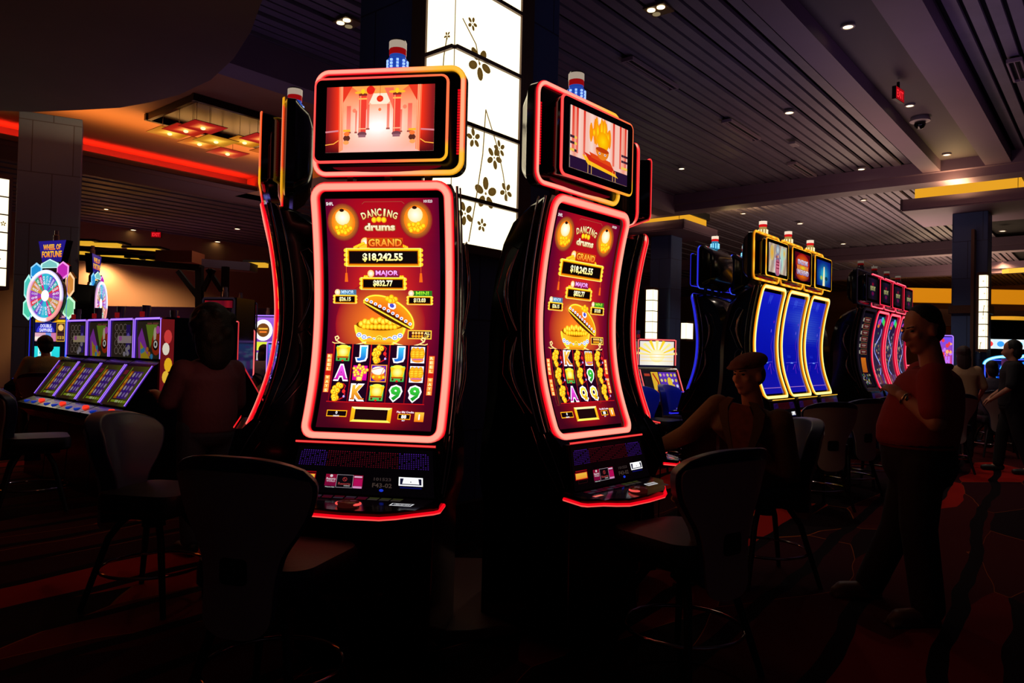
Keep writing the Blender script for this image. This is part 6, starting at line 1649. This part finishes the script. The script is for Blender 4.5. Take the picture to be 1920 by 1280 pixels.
    wa = MB(); d = (wrN-elN).normalized(); c = wrN-d*.03; u = d.orthogonal().normalized(); v = d.cross(u); wa.tube([c+(u*math.cos(q*PI/8)+v*math.sin(q*PI/8))*.036 for q in range(16)], .006, 6, loop=True); wa.ball(c+Vector((-.01, -.036, .006)), (.018, .008, .018)); wa.build('wristwatch', mat('watch_metal', (200, 180, 140), .2, metal=1), t, smooth=60)
standing_man()

# ---- seated man with a flat cap and a tan jacket
def cap_man():
    D = 4.35; bx, by = 1.50, 4.50
    t = thing('person', 'person seated in a tan jacket and flat cap, reaching to a machine at the left', 'person', (bx, by, 0), 0)
    def L(px, py, Y): p = at(px, py, Y); return Vector((p.x-bx, p.y-by, p.z))
    hd = L(1403, 702, 4.28); HR = yawR(rad(122), rad(-4))
    pel = Vector((.10, .08, .66))
    shR, shL = L(1346, 762, 4.42), L(1462, 790, 4.22)
    elR, wrR = L(1290, 812, 4.62), L(1236, 838, 4.80)
    elL, wrL = L(1480, 880, 4.30), Vector((.05, .06, .72))
    kR, kL = Vector((-.32, .30, .60)), Vector((-.36, -.02, .58)); aR, aL = Vector((-.34, .32, .12)), Vector((-.30, -.04, .10))
    body = MB(); head_shape(body, hd, HR, 1.0); capsule(body, hd+Vector((.012, .01, -.07)), L(1412, 762, 4.32), .054, .062)
    ch = (shR+shL)/2
    yaw = math.atan2((shL-shR).y, (shL-shR).x)
    tors(body, [(pel, .15, .12, yaw), (pel*.7+ch*.3, .15, .115, yaw), (ch+Vector((0, .02, -.12)), .16, .11, yaw), (ch+Vector((0, .01, -.02)), .14, .09, yaw), (ch+Vector((0, 0, .03)), .07, .06, yaw)])
    for s, e, w in ((shR, elR, wrR), (shL, elL, wrL)): capsule(body, s, e, .050, .042); capsule(body, e, w, .040, .028)
    hand_shape(body, wrR, Vector((-.9, .35, -.15)), Vector((0, 0, 1)), 1, .5); hand_shape(body, wrL, Vector((-1, 0, -.2)), Vector((0, -.4, 1)), -1, .5)
    for s, k_, a in ((.09, kR, aR), (-.09, kL, aL)): capsule(body, pel+Vector((0, s, -.02)), k_, .08, .058); capsule(body, k_, a, .052, .036)
    for a in (aR, aL): capsule(body, a, a+Vector((-.15, 0, -.05)), .036, .032)
    bo = organic('body', body, SKIN, t, .009, 3); face_parts(bo, hd, HR)
    jk = MB()
    tors(jk, [(pel+Vector((0, 0, -.04)), .20, .165, yaw), (pel+Vector((0, 0, .08)), .195, .16, yaw), (pel*.5+ch*.5, .19, .15, yaw), (ch+Vector((0, .02, -.10)), .205, .145, yaw), (ch+Vector((0, .015, -.01)), .19, .12, yaw), (ch+Vector((0, .01, .035)), .10, .085, yaw)])
    for s, e, w in ((shR, elR, wrR), (shL, elL, wrL)): capsule(jk, s, e, .076, .064); capsule(jk, e, e+(w-e)*.86, .062, .050)
    n = Vector((math.sin(yaw), -math.cos(yaw), 0))
    jo = organic('jacket', jk, mat('jacket_tan', (104, 80, 44), .85, bump=(50, .3)), t, .011, 3)
    # shirt front and lapels lie on the chest
    side = (shL-shR).normalized()
    def C(a, z, off=0): return ch+side*a+Vector((0, 0, z))+n*(.128-.9*a*a+off)+Vector((0, .01, 0))
    sf = MB(); g = [[C((-.5+i/4)*w_*2, z, .012) for i in range(5)] for z, w_ in ((.06, .05), (.0, .075), (-.10, .065), (-.20, .05), (-.30, .03))]
    sf.loft([r+[p-n*.03 for p in r[::-1]] for r in g]); so = sf.build('shirt_front', mat('plaid_shirt', (130, 66, 36), .8, noise=(28, .5)), t, smooth=50)
    for s in (-1, 1):
        lp = MB(); r1 = [C(s*.045, .085, .014), C(s*.075, .03, .016), C(s*.070, -.06, .018), C(s*.050, -.16, .018), C(s*.015, -.30, .018)]; r2 = [C(s*.085, .085, .004), C(s*.135, .035, .010), C(s*.125, -.05, .014), C(s*.085, -.16, .014), C(s*.035, -.31, .012)]
        lp.loft([[a, b, b-n*.03, a-n*.03] for a, b in zip(r1, r2)]); lp.build('lapel', mat('jacket_lapel', (92, 68, 40), .85), jo, smooth=60)
    tr = MB()
    for s, k_, a in ((.09, kR, aR), (-.09, kL, aL)): capsule(tr, pel+Vector((0, s, -.03)), k_, .10, .078); capsule(tr, k_, a, .074, .062)
    organic('trousers', tr, mat('trousers_brown', (60, 46, 34), .85, bump=(30, .3)), t, .013, 2)
    cp_ = MB()
    def HP(x, y, z): return hd+HR @ Vector((x, y, z))
    cp_.ball(HP(0, -.015, .075), (.094, .118, .052), rot=HR @ Matrix.Rotation(rad(-10), 3, 'X'), n=20, m=12); cp_.ball(HP(0, .03, .066), (.082, .09, .034), rot=HR); cp_.ball(HP(0, .10, .050), (.066, .052, .011), rot=HR @ Matrix.Rotation(rad(-14), 3, 'X'))
    organic('flat_cap', cp_, mat('cap_brown', (104, 66, 48), .9, bump=(120, .4)), t, .008, 2)
    ha = MB(); ha.ball(HP(0, -.04, .0), (.079, .07, .075), rot=HR); organic('hair', ha, HAIRB, t, .010, 2)
    for a in (aR, aL):
        sm = MB(); capsule(sm, a+Vector((.02, 0, -.03)), a+Vector((-.17, 0, -.055)), .045, .036); organic('shoe', sm, mat('shoe_dark', (30, 22, 20), .5), t, .012, 2)
    ct = make_chair('dark chair under the seated flat cap wearer', (bx+.10, by+.10, 0), -100)
cap_man()

# ---- big haired woman standing with her back to the camera at the left
def simple_person(label, loc, az, H=1.62, wide=1.0, seated=0, hair=None, hairlen=.12, top=(100, 90, 90), pants=(40, 36, 44), arm=None, cap=None, hairsize=1.0, vox=.014, lean=0, walk=.0, skin=None, shz=1.37):
    """faces local +Y; az clockwise from +Y"""
    t = thing('person', label, 'person', loc, -rad(az)); k = H/1.7
    hz = (.60-.80) if seated else 0                      # drop of the pelvis when seated
    Z = lambda z: z*k+hz*(1 if z > .8 else 0)
    hd = Vector((0, .02+lean*.55, Z(1.57))); HR = yawR(0, rad(-8)-lean*.4); pel = Vector((0, 0, Z(.93)))
    sh = [Vector((s*.185*k*wide, lean*.4, Z(shz))) for s in (-1, 1)]
    arms = arm or [((-.26, .04, 1.10), (-.24, .22, .95)), ((.26, .04, 1.10), (.24, .22, .95))]
    body = MB(); head_shape(body, hd, HR, k); capsule(body, hd+Vector((0, -.02, -.07*k)), Vector((0, lean*.4, Z(1.40))), .05*k, .058*k)
    w = wide*k
    tors(body, [(pel+Vector((0, 0, -.06)), .13*w, .10*w, 0), (pel+Vector((0, 0, .05)), .15*w, .11*w, 0), ((0, lean*.2, Z(1.15)), .14*w, .10*w, 0), ((0, lean*.35, Z(shz-.09)), .155*w, .095*w, 0), ((0, lean*.4, Z(shz-.01)), .10*w, .065*w, 0)])
    A = []
    for s, (e, wr) in zip(sh, arms): e = Vector((e[0]*w, e[1]+lean*.3, Z(e[2]))); wr = Vector((wr[0], wr[1]+lean*.2, Z(wr[2]))); A.append((s, e, wr)); capsule(body, s+Vector((.035 if s.x < 0 else -.035, 0, -.03)), e, .040*w, .038*k); capsule(body, e, wr, .038*k, .027*k)
    for i, (s, e, wr) in enumerate(A): hand_shape(body, wr, (wr-e), Vector((0, 0, 1)), 1 if i else -1, .5, k)
    Lg = []
    for s in (-1, 1):
        h = pel+Vector((s*.09*w, 0, -.04))
        if seated: kn = Vector((s*.12, .42, .60)); an = Vector((s*.12, .40, .14))
        else: kn = Vector((s*.10*w, s*walk*.5+.02, .48*k)); an = Vector((s*.10*w, s*walk-.02, .07))
        Lg.append((h, kn, an)); capsule(body, h, kn, .08*w, .056*k); capsule(body, kn, an, .05*k, .036*k); capsule(body, an, an+Vector((0, .13, -.035)), .035, .03)
    sk = skin or SKIN
    organic('body', body, sk, t, vox, 2)
    sh_ = MB(); tors(sh_, [(pel+Vector((0, 0, -.08)), .175*w, .145*w, 0), (pel+Vector((0, 0, .06)), .185*w, .15*w, 0), ((0, lean*.2, Z(1.15)), .172*w, .135*w, 0), ((0, lean*.35, Z(shz-.08)), .20*w, .135*w, 0), ((0, lean*.4, Z(shz+.02)), .15*w, .10*w, 0), ((0, lean*.4, Z(shz+.06)), .075*w, .07*w, 0)])
    for s, e, wr in A: capsule(sh_, s+Vector((-.02 if s.x > 0 else .02, 0, -.02)), s+(e-s)*.9, .070*w, .060*w)
    cn = 'cloth_%d_%d_%d' % top; organic('shirt', sh_, mat(cn, top, .85, bump=(40, .3)), t, vox*1.1, 2)
    tr = MB(); tors(tr, [(pel+Vector((0, 0, .04)), .165*w, .135*w, 0), (pel+Vector((0, 0, -.10)), .17*w, .14*w, 0), (pel+Vector((0, 0, -.16)), .13*w, .11*w, 0)])
    for h, kn, an in Lg: capsule(tr, h, kn, .10*w, .075*k); capsule(tr, kn, an+Vector((0, 0, .04)), .073*k, .065*k)
    organic('trousers', tr, mat('cloth_%d_%d_%d' % pants, pants, .85, bump=(40, .3)), t, vox*1.1, 2)
    for h, kn, an in Lg:
        sm = MB(); capsule(sm, an+Vector((0, -.03, -.02)), an+Vector((0, .16, -.035)), .044, .036); organic('shoe', sm, mat('shoe_dark', (30, 22, 20), .5), t, .014, 1)
    def HP(x, y, z): return hd+HR @ (Vector((x, y, z))*k)
    if cap:
        c = MB(); c.ball(HP(0, -.01, .06), (.092*k, .105*k, .062*k), rot=HR); c.ball(HP(0, .13, .045), (.066*k, .06*k, .010), rot=HR); organic('cap', c, mat('cap_%d' % cap[0], cap, .85), t, .012, 1)
    if hair:
        ha = MB(); q = hairsize; ha.ball(HP(0, -.03, .035), (.09*q*k, .098*q*k, .098*q*k), rot=HR); ha.ball(HP(0, -.05*q, -.02-hairlen*.4), (.088*q*k, .066*q*k, (.07+hairlen)*k), rot=HR)
        if q > 1.2:
            r_ = random.Random(3)
            for i in range(22): a = r_.uniform(0, 2*PI); z = r_.uniform(-.16, .10); rr = .09*q*math.sqrt(max(.2, 1-(z/.2)**2)); ha.ball(HP(rr*math.cos(a)*.8, -.05+rr*math.sin(a)*.7-.02, z), r_.uniform(.03, .05)*k)
        organic('hair', ha, mat('hair_%d' % hair[0], hair, .6, bump=(150, .5)), t, .010, 2)
    return t
pw = at(392, 700, 4.9)
simple_person('person with big black hair in a mauve blouse, back to the camera at the left', (pw.x, pw.y, 0), -48, 1.60, 1.12, 0, (12, 9, 10), .16, (112, 70, 92), (70, 80, 104), [((-.215, .10, 1.04), (-.20, .33, 1.10)), ((.22, .06, 1.02), (.14, .30, 1.06))], None, 1.62, .012, shz=1.30)
pw = at(90, 700, 9.3)
simple_person('person in a khaki shirt and cap sitting at the big prize wheel machine', (pw.x, pw.y, 0), -50, 1.66, 1.15, 1, (20, 16, 14), .02, (150, 130, 84), (50, 46, 44), None, (96, 88, 84), 1.0, .016, .22)
make_chair('dark chair under the cap wearer at the prize wheel', (pw.x, pw.y-.02, 0), -18)
pw = at(489, 700, 11.9)
simple_person('small distant person in a grey top sitting below the white ring screen', (pw.x, pw.y, 0), 30, 1.62, 1.1, 1, (40, 20, 16), .08, (120, 112, 140), (40, 36, 44), None, None, 1.0, .018, .1)
make_chair('distant dark chair under the grey topped person', (pw.x, pw.y-.02, 0), 30)
pw = at(1806, 700, 10.1)
simple_person('person with long dark red hair in a cream top, walking away behind the red shirt', (pw.x, pw.y, 0), 20, 1.60, 1.05, 0, (46, 14, 12), .14, (190, 150, 110), (36, 32, 40), None, None, 1.1, .016, 0, .14)
pw = at(1892, 700, 9.3)
simple_person('dark dressed person walking at the right edge, nearest the camera of two', (pw.x+.05, pw.y, 0), -60, 1.68, 1.1, 0, (14, 10, 10), .03, (22, 20, 24), (18, 16, 20), None, None, 1.0, .016, 0, .16)
pw = at(1863, 700, 11.0)
simple_person('person in a grey top seated at the cyan lit machine near the right edge', (pw.x, pw.y, 0), 10, 1.62, 1.1, 1, (20, 16, 18), .04, (70, 66, 84), (30, 28, 34), None, None, 1.0, .018, .1)
make_chair('dark chair under the seated person by the cyan machine', (pw.x, pw.y-.02, 0), 10)
